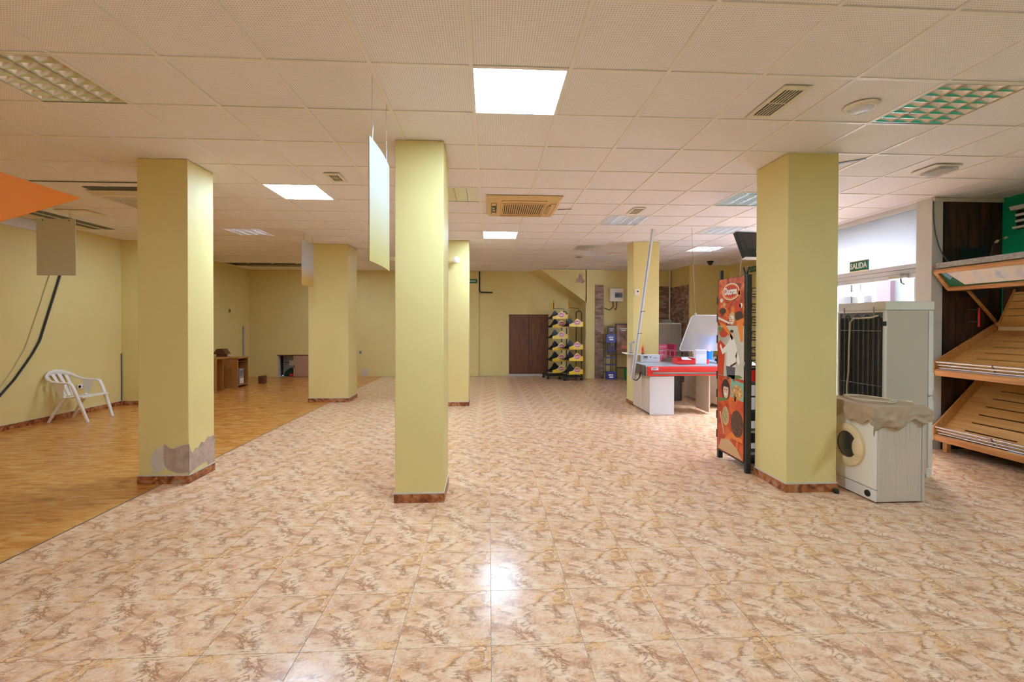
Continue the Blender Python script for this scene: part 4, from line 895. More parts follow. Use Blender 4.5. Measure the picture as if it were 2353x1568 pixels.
t = thing('paper_roll', 'standing block of white paper in front of the clear hanging screen', 'paper', (3.69, 7.72, .822))
MB().box(3.59, 7.68, .8225, 3.79, 7.76, 1.075).build('block', 'paper', t, bevel=.012); MB().box(3.60, 7.675, 1.0, 3.78, 7.681, 1.06).build('label', mat('grey_print', (.65, .65, .7), .6), t)
t = thing('red_cup', 'small red cup beside the standing white paper', 'cup', (3.84, 7.75, .822)); MB().lathe((3.83, 7.74, .823), [(.025, 0), (.032, .08), (.029, .08), (.023, .005), (0, .005)], 16).build('cup', 'red', t, smooth=True)
t = thing('hanging_screen', 'clear acrylic counter screen hung on a wire over the checkout', 'screen', (3.9, 7.88, 1.68))
MB().prism([(x, 7.88, z) for x, z in ((3.43, 1.05), (4.45, 1.05), (4.45, 1.68), (3.68, 1.68), (3.62, 1.66), (3.59, 1.62), (3.395, 1.09), (3.40, 1.065))], (0, .006, 0)).build('sheet', 'acrylic', t)
MB().tube([(4.45, 7.883, 1.05), (3.43, 7.883, 1.05), (3.40, 7.883, 1.065), (3.395, 7.883, 1.09), (3.59, 7.883, 1.62), (3.62, 7.883, 1.66), (3.68, 7.883, 1.68), (4.45, 7.883, 1.68)], .007, 6).build('edge_trim', 'alu', t)
MB().tube([(3.68, 7.883, 1.69), (3.45, 7.5, 2.6), (3.2, 7.0, CE - .001)], .003, 5).build('wire', 'wire', t); MB().box(3.66, 7.875, 1.67, 3.70, 7.892, 1.72).build('clip', 'grey', t)
MB().tube([(4.4, 7.883, 1.69), (4.4, 7.6, CE - .001)], .003, 5).build('wire', 'wire', t)
c2 = thing('second_checkout', 'plain white second checkout behind the red bumper counter', 'checkout', (4.4, 8.6, 0))
MB().box(4.13, 7.92, .06, 4.16, 8.25, .78).build('side_panel', 'appl', c2); MB().box(4.13, 8.9, .02, 4.16, 9.35, .78).build('side_panel', 'appl', c2); MB().box(4.13, 8.25, .02, 4.15, 8.9, .10).box(4.13, 8.25, .70, 4.15, 8.9, .78).build('rail', 'appl', c2)
MB().box(4.16, 7.92, .02, 4.75, 7.95, .78).build('front_panel', 'appl', c2); MB().box(4.16, 9.3, .02, 4.75, 9.35, .78).build('back_panel', 'appl', c2); MB().box(4.55, 7.95, .02, 4.58, 9.3, .78).build('inner_panel', mat('inner_brown', (.25, .19, .15), .6), c2)
MB().box(4.08, 7.85, .78, 4.82, 9.4, .83).build('worktop', 'belt', c2, bevel=.004)
for y in (8.0, 9.2): MB().tube([(4.145, y, .02), (4.165, y, .02)], .02, 12).build('foot', 'black', c2)
t = thing('blue_bucket', 'blue bucket with a pale printed oval standing behind the clear screen', 'bucket', (4.22, 8.6, .83))
MB().lathe((4.22, 8.6, .831), [(.12, 0), (.17, .43), (.18, .43), (.18, .45), (.16, .45), (.115, .01), (0, .01)], 28).build('bucket', 'blue', t, smooth=True)
b = MB(); k = 16; R0 = .157
for q in range(k): a0, a1 = -2.05 + q * .06, -2.05 + (q + 1) * .06; h0, h1 = .07 * sin(pi * q / k) + .005, .07 * sin(pi * (q + 1) / k) + .005; b.face([(4.22 + R0 * cos(a0), 8.6 + R0 * sin(a0), 1.07 - h0), (4.22 + R0 * cos(a1), 8.6 + R0 * sin(a1), 1.07 - h1), (4.22 + (R0 + .004) * cos(a1), 8.6 + (R0 + .004) * sin(a1), 1.07 + h1), (4.22 + (R0 + .004) * cos(a0), 8.6 + (R0 + .004) * sin(a0), 1.07 + h0)])
b.build('printed_oval', mat('pale_pink', (.8, .55, .6), .5), t)
t = thing('black_keyboard', 'black till keyboard on the second checkout', 'keyboard', (4.45, 8.2, .83)); MB().box(4.25, 8.1, .831, 4.75, 8.3, .87).build('case', 'black', t, bevel=.006)
for k in range(6): MB().box(4.28 + k * .075, 8.12, .87, 4.335 + k * .075, 8.28, .88).build('key', 'darkgrey', t)
# things stored behind the checkouts
t = thing('pink_stand', 'bright pink cardboard stand behind the checkout', 'display', (4.2, 11.0, 0))
MB().box(4.22, 11.0, .0, 4.60, 11.4, .60).build('body', 'pink', t); MB().box(4.20, 10.98, .60, 4.40, 11.0, 1.02).build('panel', 'pink', t); MB().box(4.22, 10.975, .95, 4.38, 10.98, .98).box(4.22, 10.975, .85, 4.36, 10.98, .88).box(4.22, 10.975, .75, 4.34, 10.98, .78).build('pale_print', mat('pale_pink2', (.8, .45, .55), .5), t); MB().box(4.58, 10.98, .60, 4.64, 11.4, 1.02).build('edge_post', 'pink', t)
def trolley(loc, label, rz):
    t = thing('shopping_trolley', label, 'trolley', loc, rz, 'shopping trolleys behind the checkouts')
    for s in (-1, 1):
        for k in range(9): x = -.40 + k * .1; MB().tube([(x, s * (.26 - .008 * k), .45 + .012 * k), (x, s * (.28 - .008 * k), .95 - .015 * k)], .004, 5).build('side_wire', 'steel', t, local=True)
        for z in (.45, .62, .78, .93): MB().tube([(-.42, s * .27, z), (.42, s * .20, z - .02 + (.08 if z < .5 else 0))], .005, 5).build('side_rail', 'steel', t, local=True)
        MB().tube([(-.45, s * .27, .98), (-.40, s * .27, .45), (-.35, s * .26, .18), (.40, s * .2, .14)], .012, 8).build('chassis', 'chrome', t, local=True)
        for x in (-.33, .38):
            c = MB(); c.tube([(x, s * .22 - .012, .055), (x, s * .22 + .012, .055)], .055, 14); c.build('wheel', 'black', t, local=True); MB().box(x - .012, s * .22 - .02, .055, x + .012, s * .22 + .02, .17).build('wheel_fork', 'orange', t, local=True)
    for k in range(6): y = -.2 + k * .08; MB().tube([(.42, y, .52), (.43, y, .92)], .004, 5).build('front_wire', 'steel', t, local=True); MB().tube([(-.40, y, .46), (.42, y, .52)], .004, 5).build('floor_wire', 'steel', t, local=True)
    MB().tube([(-.46, -.29, 1.0), (-.46, .29, 1.0)], .018, 10).build('handle', mat('orange_handle', (.85, .10, .01), .4), t, local=True)
    return t
tr1 = trolley((4.20, 10.15, 0), 'shopping trolley with an orange handle, beside the pink stand', -.6)
dup(tr1, (5.25, 10.3, 0), 'shopping trolley parked behind the first, nearer the glass cabinet', -.5)
t = thing('glass_cabinet', 'greyish glass display cabinet against the brick corner', 'cabinet', (4.7, 12.0, 0))
for x in (4.42, 5.08):
    for y in (11.75, 12.25): MB().box(x - .015, y - .015, 0, x + .015, y + .015, 1.55).build('post', 'grey', t)
for z in (.02, .5, 1.0, 1.53): MB().box(4.41, 11.74, z, 5.09, 12.26, z + .025).build('shelf', 'alu', t)
MB().box(4.43, 11.738, .05, 5.07, 11.744, 1.52).build('glass_front', 'cover', t)
t = thing('grey_box', 'small grey box on top of the glass cabinet', 'box', (4.7, 12, 1.555)); MB().box(4.66, 11.8, 1.556, 4.86, 12.0, 1.64).build('box', 'grey', t, bevel=.006); MB().box(4.66, 11.798, 1.6, 4.86, 11.80, 1.61).build('seam', 'darkgrey', t)
t = thing('brown_bag', 'crumpled dark brown bag on a dark crate behind the control box', 'bag', (3.62, 8.92, 0)); MB().box(3.44, 8.75, 0, 3.82, 9.1, .66).build('crate', 'darkgrey', t, bevel=.01); MB().lathe((3.63, 8.92, .66), [(.16, 0), (.18, .05), (.14, .13), (.06, .19), (0, .2)], 14, sx=1.1, sy=.8).build('bag', mat('brown_leather', (.16, .09, .06), .6), t, smooth=True)

# ------------------------------------------------------------------ spice rack
rk = thing('spice_rack', 'tall black wire rack with red food print on its side', 'rack', (2.85, 4.72, 0))
RX, R0, R1 = 2.60, 4.45, 5.0
MB().box(RX, R0 - .02, 0, RX + .05, R0 + .02, 2.02).build('front_post', 'blackmetal', rk, bevel=.003); MB().box(RX + .0, R1 - .02, 0, RX + .05, R1 + .02, 2.02).build('back_post', 'blackmetal', rk, bevel=.003)
MB().box(RX + .50, R0 - .02, 0, RX + .55, R0 + .02, 2.0).build('front_post', 'blackmetal', rk, bevel=.003); MB().box(RX + .50, R1 - .02, 0, RX + .55, R1 + .02, 2.0).build('back_post', 'blackmetal', rk, bevel=.003)
MB().box(RX + .05, R1 - .03, .1, RX + .5, R1 - .01, 1.02).build('back_panel', 'black', rk); MB().box(RX, R0 + .02, .09, RX + .5, R1 - .02, .12).build('base_tray', 'blackmetal', rk)
for s, dy in ((1, .05), (-1, -.05)): MB().bar((RX + .02, R0 + .04, 2.0), (RX + .02, R0 + .04 + dy, 2.10), .016, .016).build('top_clip', 'black', rk)
MB().box(RX + .01, R1 - .03, 2.0, RX + .04, R1 - .005, 2.12).build('top_clip', 'black', rk)
for z in (1.80, 1.60, 1.36, 1.13, .95, .74, .50, .28): MB().box(RX + .01, R1 + .02, z - .06, RX + .05, R1 + .06, z + .03).build('shelf_bracket', 'black', rk)
PXX = RX - .003
panel = MB().box(PXX - .004, R0 + .02, .11, PXX + .002, R1 - .01, 2.015).build('printed_panel', 'coffee', rk)
def prt(poly, m, lay, name='print'):
    """flat ink shape on the panel: (u along the panel from its far edge to its near edge, v height)"""
    return MB().prism([(PXX - .004 - .0006 * lay, R1 - .01 - u, v) for u, v in poly], (-.0005, 0, 0)).build(name, m, panel)
W_ = R1 - R0 - .03
cR, cO, cD, cW, cG, cT = (mat('print_' + n, c, .4) for n, c in (('red', (.58, .045, .012)), ('orange', (.80, .23, .03)), ('dark', (.05, .022, .014)), ('white', (.80, .76, .66)), ('green', (.10, .22, .05)), ('tan', (.62, .38, .18))))
redmix = print_mat('ink_red_mix', [(.06, .025, .015), (.42, .04, .012), (.70, .13, .02), (.85, .35, .06)], 9)
warm = print_mat('ink_warm_mix', [(.30, .02, .01), (.60, .06, .015), (.75, .18, .03)], 5)
soft = print_mat('ink_soft_mix', [(.35, .33, .25), (.55, .50, .38), (.62, .58, .47)], 3)
prt([(0, 1.505), (W_, 1.505), (W_, 2.01), (0, 2.01)], redmix, 1)
prt([(.0, .945), (W_, .945), (W_, 1.50), (0, 1.50)], soft, 1); prt([(0, .95), (.12, .95), (.16, 1.28), (.05, 1.34), (0, 1.30)], cR, 2)
prt([(0, .11), (W_, .11), (W_, .94), (0, .94)], warm, 1)
# brand badge
prt(ellipse(.262, 1.865, .168, .092, 36), cW, 3); prt(ellipse(.262, 1.865, .155, .081, 36), cO, 4); prt(ellipse(.264, 1.868, .138, .066, 36), cR, 5)
text('Ducros', .105, 'ink', panel, (PXX - .0085, R1 - .01 - .262, 1.868), (0, -1, 0), (0, 0, 1), bold=.004, sx=.78)
for u, v, a, b_, m in ((.07, 1.78, .03, .022, cW), (.13, 1.73, .03, .024, cT), (.30, 1.64, .03, .026, cO), (.46, 1.71, .028, .026, cW), (.40, 1.70, .06, .06, cR), (.12, 1.43, .10, .06, cR), (.10, 1.66, .07, .035, cD), (.42, 1.60, .08, .05, cD)): prt(ellipse(u, v, a, b_, 16), m, 2)
prt([(0, 1.60), (.24, 1.535), (.25, 1.515), (0, 1.575)], cW, 3); prt(ellipse(.29, 1.575, .06, .068, 20), cT, 3); prt(ellipse(.29, 1.565, .04, .045, 16), cW, 4); [prt(ellipse(.27 + .022 * (k % 3), 1.545 + .02 * (k // 3), .008, .009, 8), (cD, cO, cT)[k % 3], 5) for k in range(7)]
prt([(.02, 1.54), (.16, 1.51), (.32, 1.37), (.30, 1.35), (.14, 1.46)], cO, 3); prt([(.38, 1.55), (.46, 1.33), (.50, 1.34), (.50, 1.58)], cO, 3); prt([(.03, 1.50), (.10, 1.47), (.06, 1.42), (.0, 1.46)], cG, 3)
for k in range(8):
    a = pi * k / 4; prt([(.43 + .012 * cos(a + 1.5), 1.84 + .016 * sin(a + 1.5)), (.43 + .045 * cos(a), 1.84 + .06 * sin(a)), (.43 - .012 * cos(a + 1.5), 1.84 - .016 * sin(a + 1.5))], cO, 3)
    prt([(.36 + .012 * cos(a + 1.5), .715 + .012 * sin(a + 1.5)), (.36 + .06 * cos(a), .715 + .075 * sin(a)), (.36 - .012 * cos(a + 1.5), .715 - .012 * sin(a + 1.5))], cO, 3)
# cook in white, laughing woman, pan of food, bowls
skin = mat('print_skin', (.72, .46, .32), .5); hair = mat('print_hair', (.04, .02, .016), .5); trous = mat('print_trousers', (.10, .10, .11), .5)
prt([(.18, 1.06), (.36, 1.06), (.40, 1.24), (.34, 1.36), (.26, 1.37), (.20, 1.30), (.10, 1.24), (.06, 1.30), (.04, 1.27), (.10, 1.18), (.19, 1.22)], cW, 3); prt([(.20, .90), (.27, .95), (.35, .90), (.36, 1.06), (.18, 1.06)], trous, 3); prt(ellipse(.29, 1.405, .034, .045), skin, 3); prt(ellipse(.29, 1.44, .036, .016), hair, 4); prt([(.275, 1.35), (.305, 1.35), (.30, 1.38), (.28, 1.38)], skin, 3)
prt([(.40, 1.24), (.45, 1.12), (.42, 1.08), (.36, 1.18)], cW, 3); prt([(.26, 1.07), (.38, 1.12), (.38, 1.10), (.27, 1.05)], cD, 4)
prt(ellipse(.17, .80, .085, .115, 24), hair, 2); prt(ellipse(.175, .785, .055, .085, 22), skin, 3); prt(ellipse(.175, .752, .026, .014, 12), cW, 4); prt(ellipse(.155, .80, .010, .005, 8), hair, 4); prt(ellipse(.195, .80, .010, .005, 8), hair, 4); prt([(.12, .83), (.23, .83), (.22, .87), (.13, .87)], hair, 4)
prt([(.27, .74), (W_, .72), (W_, .91), (.27, .93)], mat('print_mint', (.25, .45, .30), .5), 2); prt(ellipse(.40, .80, .105, .075, 22), print_mat('ink_food', [(.20, .08, .03), (.62, .30, .08), (.80, .62, .35)], 30), 3)
prt([(0, .69), (.20, .71), (.22, .695), (.03, .645)], cG, 3); prt([(.20, .96), (.45, .985), (.5, .96), (.30, .93)], cG, 3)
prt(ellipse(.17, .51, .07, .105, 22), cT, 2); prt(ellipse(.165, .52, .052, .085, 20), print_mat('ink_seeds', [(.12, .08, .03), (.45, .36, .16), (.70, .60, .35)], 60), 3)
prt(ellipse(.40, .47, .12, .14, 24), print_mat('ink_pepper', [(.02, .012, .01), (.07, .03, .02), (.30, .08, .03)], 50), 3); prt([(.08, .20), (.28, .36), (.5, .33), (.5, .29), (.30, .30), (.14, .17)], cO, 2); prt([(.02, .12), (.5, .115), (.42, .20), (.25, .27), (.08, .24)], cT, 3); prt([(.04, .53), (.13, .30), (.15, .31), (.07, .55)], cT, 3); prt([(.38, .22), (.40, .30), (.42, .30), (.42, .18)], cO, 4)
# shelves seen past the front post
for k, z in enumerate((1.79, 1.63, 1.50, 1.35, 1.19, 1.06)):
    s = MB(); s.box(RX + .05, R0, z, RX + .50, R0 + .26, z + .008); sh = s.build('wire_shelf', 'blackmetal', rk)
    c = MB()
    for q in range(7): x = RX + .055 + q * .072; c.tube([(x, R0, z), (x, R0 - .012, z + .09)], .004, 5); c.bar((x, R0 + .02, z + .05), (x + .05, R0 + .24, z + .09), .005, .005)
    c.tube([(RX + .05, R0 - .012, z + .09), (RX + .50, R0 - .012, z + .09)], .005, 5); c.tube([(RX + .05, R0 - .004, z + .03), (RX + .50, R0 - .004, z + .03)], .005, 5); c.build('front_wire', 'black', sh)
for z0, z1, m in ((.935, 1.05, 'red'), (.79, .90, 'paper'), (.65, .775, 'paper'), (.46, .535, 'paper'), (.255, .31, 'paper')):
    MB().box(RX + .052, R0 - .018, z0, RX + .50, R0 - .012, z1).build('price_card', m, rk, bevel=.002); MB().box(RX + .05, R0 - .01, z0 - .03, RX + .50, R0 + .3, z0 - .02).build('shelf', 'darkgrey', rk)
for z in (.41, .19): MB().box(RX + .052, R0 - .012, z, RX + .50, R0 + .02, z + .025).build('grey_strip', 'grey', rk)

# monitor hung from the ceiling, mostly behind the column
t = thing('hanging_monitor', 'black flat monitor hung under the ceiling behind a column', 'monitor', (3.3, 5.3, 2.46))
R_ = Matrix.Translation((3.32, 5.32, 2.465)) @ Matrix.Rotation(radians(8), 4, 'Z') @ Matrix.Rotation(radians(-14), 4, 'X')
def rbox(R, *b): m_ = MB().box(*b); m_.v = [tuple(R @ Vector(p)) for p in m_.v]; return m_
m_ = MB(); m_.prism([(-.37, -.03, .165), (-.30, -.03, -.165), (.30, -.03, -.165), (.37, -.03, .165)], (0, .06, 0)); m_.v = [tuple(R_ @ Vector(p)) for p in m_.v]; m_.build('case', 'black', t, bevel=.006)
m_ = MB(); m_.prism([(-.31, -.031, .135), (-.26, -.031, -.06), (.26, -.031, -.06), (.31, -.031, .135)], (0, -.002, 0)); m_.v = [tuple(R_ @ Vector(p)) for p in m_.v]; m_.build('screen', 'screen', t)
m_ = MB()
for x in (-.13, -.05, .05): m_.lathe((x, -.031, -.09), [(.018, 0), (.018, .004), (0, .004)], 12, 'Y')
m_.v = [tuple(R_ @ Vector(p)) for p in m_.v]; m_.build('button', 'grey', t)
rbox(R_, -.37, -.034, .158, .37, .03, .172).build('top_edge_sheen', 'alu', t); rbox(R_, -.30, -.034, -.172, .30, .03, -.162).build('bottom_edge', 'alu', t)  # pale top strip puts the reflection along that edge into colour
MB().tube([(3.42, 5.34, CE - .001), (3.42, 5.34, 2.6)], .018, 10).build('drop_tube', 'blackmetal', t)
t = thing('rubber_stop', 'small black rubber stop at the foot of the column by the washing machine', 'door stop', (3.10, 3.89, 0)); MB().lathe((3.112, 3.885, 0), [(.022, 0), (.022, .03), (.016, .036), (0, .036)], 14).build('stop', 'black', t, smooth=True)

# ------------------------------------------------------------------ washing machine, cloth, fridge
WX0, WX1, WY0, WY1, WH = 3.255, 3.695, 3.635, 4.225, .815
wm = thing('washing_machine', 'white front-loading washing machine half covered by a tan cloth', 'washing machine', (3.47, 3.93, 0))
MB().box(WX0 + .02, WY0, .012, WX1, WY1, WH - .03).build('body', 'appl', wm, bevel=.008); MB().box(WX0 - .004, WY0 - .004, WH - .03, WX1 + .004, WY1 + .004, WH).build('worktop', 'white', wm, bevel=.006)
MB().box(WX0, WY0 + .002, .115, WX0 + .02, WY1 - .002, WH - .032).build('front_panel', 'white', wm, bevel=.006); MB().box(WX0 + .004, WY0 + .004, .012, WX0 + .02, WY1 - .004, .108).build('plinth', 'white', wm, bevel=.004)
CY_, CZ_ = 3.925, .432
MB().lathe((WX0, CY_, CZ_), [(.19, 0), (.188, -.022), (.165, -.034), (.120, -.026), (.113, -.006)], 48, 'X').build('door_ring', 'cream', wm, smooth=True)
MB().lathe((WX0, CY_, CZ_), [(.116, -.014), (.10, -.022), (.06, -.03), (0, -.033)], 40, 'X').build('door_glass', 'porthole', wm, smooth=True)
MB().lathe((WX0, CY_ - .135, CZ_), [(.0, -.045), (.05, -.044), (.075, -.034), (.08, -.028)][::-1], 24, 'X', sx=.75, sy=1.1).build('door_handle', 'cream', wm, smooth=True)
MB().lathe((WX0 + .004, 3.715, .062), [(.028, 0), (.027, -.010), (.022, -.012), (0, -.012)], 20, 'X').build('filter_cap', 'black', wm)
for x in (3.345, 3.44, 3.54, 3.635):
    for dx in (-.016, .016): MB().tube([(x + dx, WY0 + .0015, .075), (x + dx, WY0 + .0015, .775)], .0045, 6).build('pressed_rib', 'appl', wm)
    MB().tube([(x - .016, WY0 + .0015, .075), (x, WY0 + .0015, .058), (x + .016, WY0 + .0015, .075)], .0045, 6).build('pressed_rib', 'appl', wm)
for x in (WX0 + .05, WX1 - .05):
    for y in (WY0 + .05, WY1 - .05): MB().tube([(x, y, 0), (x, y, .014)], .02, 10).build('foot', 'darkgrey', wm)
MB().box(WX1 - .035, WY0 - .003, .02, WX1 - .03, WY0 + .001, WH - .03).build('panel_seam', 'grey', wm)
# cloth
from mathutils import noise as mnoise
nx, ny = 64, 64; b = MB(); X0, X1, Y0, Y1 = WX0 - .20, WX1 + .035, WY0 - .245, WY1 + .02
def hang(v, lo, hi):
    if v < lo: return lo, lo - v, -1
    if v > hi: return hi, v - hi, 1
    return v, 0, 0
for i in range(nx):
    for j in range(ny):
        u, v = i / (nx - 1), j / (ny - 1)
        ox, oy = X0 + (X1 - X0) * u, Y0 + (Y1 - Y0) * v
        # uneven hem
        hx = .16 + .06 * mnoise.noise(Vector((oy * 11, 2, 5))) - .03 * max(0, (oy - 3.75) * 2); hy = .20 - .075 * max(0, min(1, (ox - WX0) / .44)) + .06 * mnoise.noise(Vector((ox * 8, 3, 9)))
        x, dx_, sxn = hang(ox, WX0 - .008, WX1 + .008); y, dy_, syn = hang(oy, WY0 - .008, WY1)
        if sxn < 0: dx_ = dx_ / .20 * hx
        if syn < 0: dy_ = dy_ / .245 * hy
        z = WH + .006 - max(dx_, dy_) - .35 * min(dx_, dy_)
        f = min(1, max(dx_, dy_) / .12)
        n_ = mnoise.noise(Vector((ox * 9, oy * 9, 1.3))) ; n2 = mnoise.noise(Vector((ox * 24, oy * 24, 7)))
        fl_ = f * (.016 + .034 * max(-.4, mnoise.noise(Vector((ox * 13 + oy * 5, oy * 13 - ox * 5, 4))) + .3 * n2))
        cor = .75 * min(dx_, dy_)
        if sxn: x += sxn * (fl_ * (dx_ > 0) + cor + (.006 if sxn < 0 else 0))
        if syn: y += syn * (fl_ * (dy_ > 0) + cor)
        if f == 0: z += .004 * abs(n_) + .002 * n2
        b.v.append((x, y, z))
for i in range(nx - 1):
    for j in range(ny - 1): q = i * ny + j; b.f.append((q, q + ny, q + ny + 1, q + 1)); b.mi.append(0)
cl = b.build('cloth', 'cloth', None, smooth=True, loc=(3.47, 3.93, WH)); tag(cl, 'tan cloth draped unevenly over the washing machine', 'cloth')
sm = cl.modifiers.new('thickness', 'SOLIDIFY'); sm.thickness = .002; sm.offset = 1
t = thing('coiled_hose', 'thin cream hose coiled loosely on top of the tan cloth', 'hose', (3.47, 3.9, WH + .01)); pts = []
for q in range(30):
    a = 1.2 + q * .33; pts.append((3.45 + (.15 + .012 * sin(q)) * cos(a), 3.93 + (.20 + .004 * q % .03) * sin(a), WH + .0195 + .0005 * q))
pts += [(3.60, 3.80, WH + .034), (3.64, 3.74, WH + .030)]
MB().tube(pts, .0055, 7).build('hose', 'hose', t, smooth=True); MB().tube([(3.635, 3.745, WH + .030), (3.655, 3.715, WH + .028)], .010, 10).build('fitting', 'cream', t)

FX0, FX1, FY0, FY1, FH = 3.875, 4.33, 4.24, 4.84, 1.745
fr = thing('refrigerator', 'tall white refrigerator turned with its coil-covered back showing', 'refrigerator', (4.1, 4.54, 0))
MB().box(FX0 + .03, FY0, .03, FX1, FY1, FH - .09).build('body', 'appl', fr, bevel=.006); MB().box(FX0 + .01, FY0 - .004, FH - .088, FX1 + .06, FY1 + .004, FH).build('top_cap', 'white', fr, bevel=.008)
MB().box(FX0, FY0, .05, FX0 + .03, FY0 + .022, FH - .09).box(FX0, FY1 - .022, .05, FX0 + .03, FY1, FH - .09).box(FX0, FY0 + .022, FH - .11, FX0 + .03, FY1 - .022, FH - .09).build('back_rim', 'white', fr, bevel=.003)
MB().box(FX0 + .018, FY0 + .022, .30, FX0 + .03, FY1 - .022, FH - .11).build('back_sheet', mat('blue_grey_sheet', (.20, .215, .225), .5), fr)
for k in range(9):
    y = FY0 + .05 + k * .062; MB().box(FX0 + .002, y - .012, .34, FX0 + .016, y + .012, FH - .165).build('coil_fin', 'darkgrey', fr)
    MB().tube([(FX0 - .002, y, .34), (FX0 - .002, y, FH - .17)] + ([(FX0 - .002, y + .01, FH - .145), (FX0 - .002, y + .031, FH - .13), (FX0 - .002, y + .052, FH - .145), (FX0 - .002, y + .062, FH - .17)] if k % 2 == 0 and k < 8 else []), .005, 6).build('coil_tube', 'black', fr)
for z in (1.45, .9): MB().tube([(FX0 - .008, FY0 + .03, z), (FX0 - .008, FY1 - .03, z)], .003, 5).build('coil_wire', 'grey', fr)
MB().tube([(FX0 - .012, FY0 + .06, FH - .14), (FX0 - .016, FY0 + .13, FH - .16), (FX0 - .018, FY0 + .25, FH - .165), (FX0 - .018, FY0 + .36, FH - .165), (FX0 - .018, FY0 + .40, FH - .21), (FX0 - .016, FY0 + .415, 1.3), (FX0 - .016, FY0 + .42, 1.0), (FX0 - .016, FY0 + .44, .85), (FX0 - .014, FY0 + .44, .6)], .008, 7).build('power_cord', 'hose', fr, smooth=True)
for y in (FY0 + .12, FY1 - .10): MB().tube([(FX0 - .004, y, FH - .05), (FX0 - .004, y, FH - .16)], .006, 6).build('wall_spacer', 'grey', fr)
MB().box(FX0 - .006, FY0 - .001, 1.50, FX0 + .02, FY0 + .02, 1.545).build('black_clip', 'black', fr)
for z0, z1 in ((.10, .80), (.815, FH - .095)): MB().box(FX1 + .006, FY0, z0, FX1 + .055, FY1, z1).build('door', 'white', fr, bevel=.006)
for z0, z1 in ((.58, .76), (.86, 1.04)): MB().box(FX1 + .055, FY0 + .02, z0, FX1 + .085, FY0 + .045, z1).build('door_handle', 'white', fr, bevel=.006)
MB().box(FX1 + .002, FY0 + .003, .80, FX1 + .03, FY0 + .02, .83).build('hinge', 'grey', fr); MB().box(FX1 - .01, FY0, .0, FX1 + .05, FY0 + .05, .09).box(FX0 + .05, FY0 + .02, 0, FX0 + .1, FY0 + .07, .035).box(FX0 + .05, FY1 - .07, 0, FX0 + .1, FY1 - .02, .035).box(FX1 - .01, FY1 - .06, 0, FX1 + .03, FY1 - .01, .09).build('foot', 'white', fr, bevel=.003)

# ------------------------------------------------------------------ alcove with the bread shelf
d3 = struct('door_4', MB().box(5.51, 5.215, 0, 6.25, 5.24, CE), 'blackwood')
for k in range(5): MB().box(5.515 + k * .148, 5.207, 0, 5.515 + (k + 1) * .148 - .006, 5.215, CE - .012).build('plank', 'blackwood', d3)
MB().box(5.54, 5.203, 1.04, 5.80, 5.207, 1.10).box(5.70, 5.200, 1.85, 6.05, 5.207, 2.45).build('black_strap', 'black', d3)
MB().tube([(5.905, 5.16, 1.49), (5.905, 5.16, 1.72)], .011, 10).build('red_handle', 'red', d3)
for z in (1.55, 1.70): MB().box(5.83, 5.155, z - .008, 5.91, 5.207, z + .008).build('handle_bracket', 'darkgrey', d3)
trim2 = struct('trim_2', MB().box(5.36, 5.19, 3.005, 6.25, 5.215, CE), 'filler')
bs = thing('bread_shelf', 'wooden sloping bread shelf with steel rails under a picture canopy', 'shelf', (5.8, 4.2, 0))
SY1, SY0 = 5.15, 3.10                                            # left end, end outside the picture
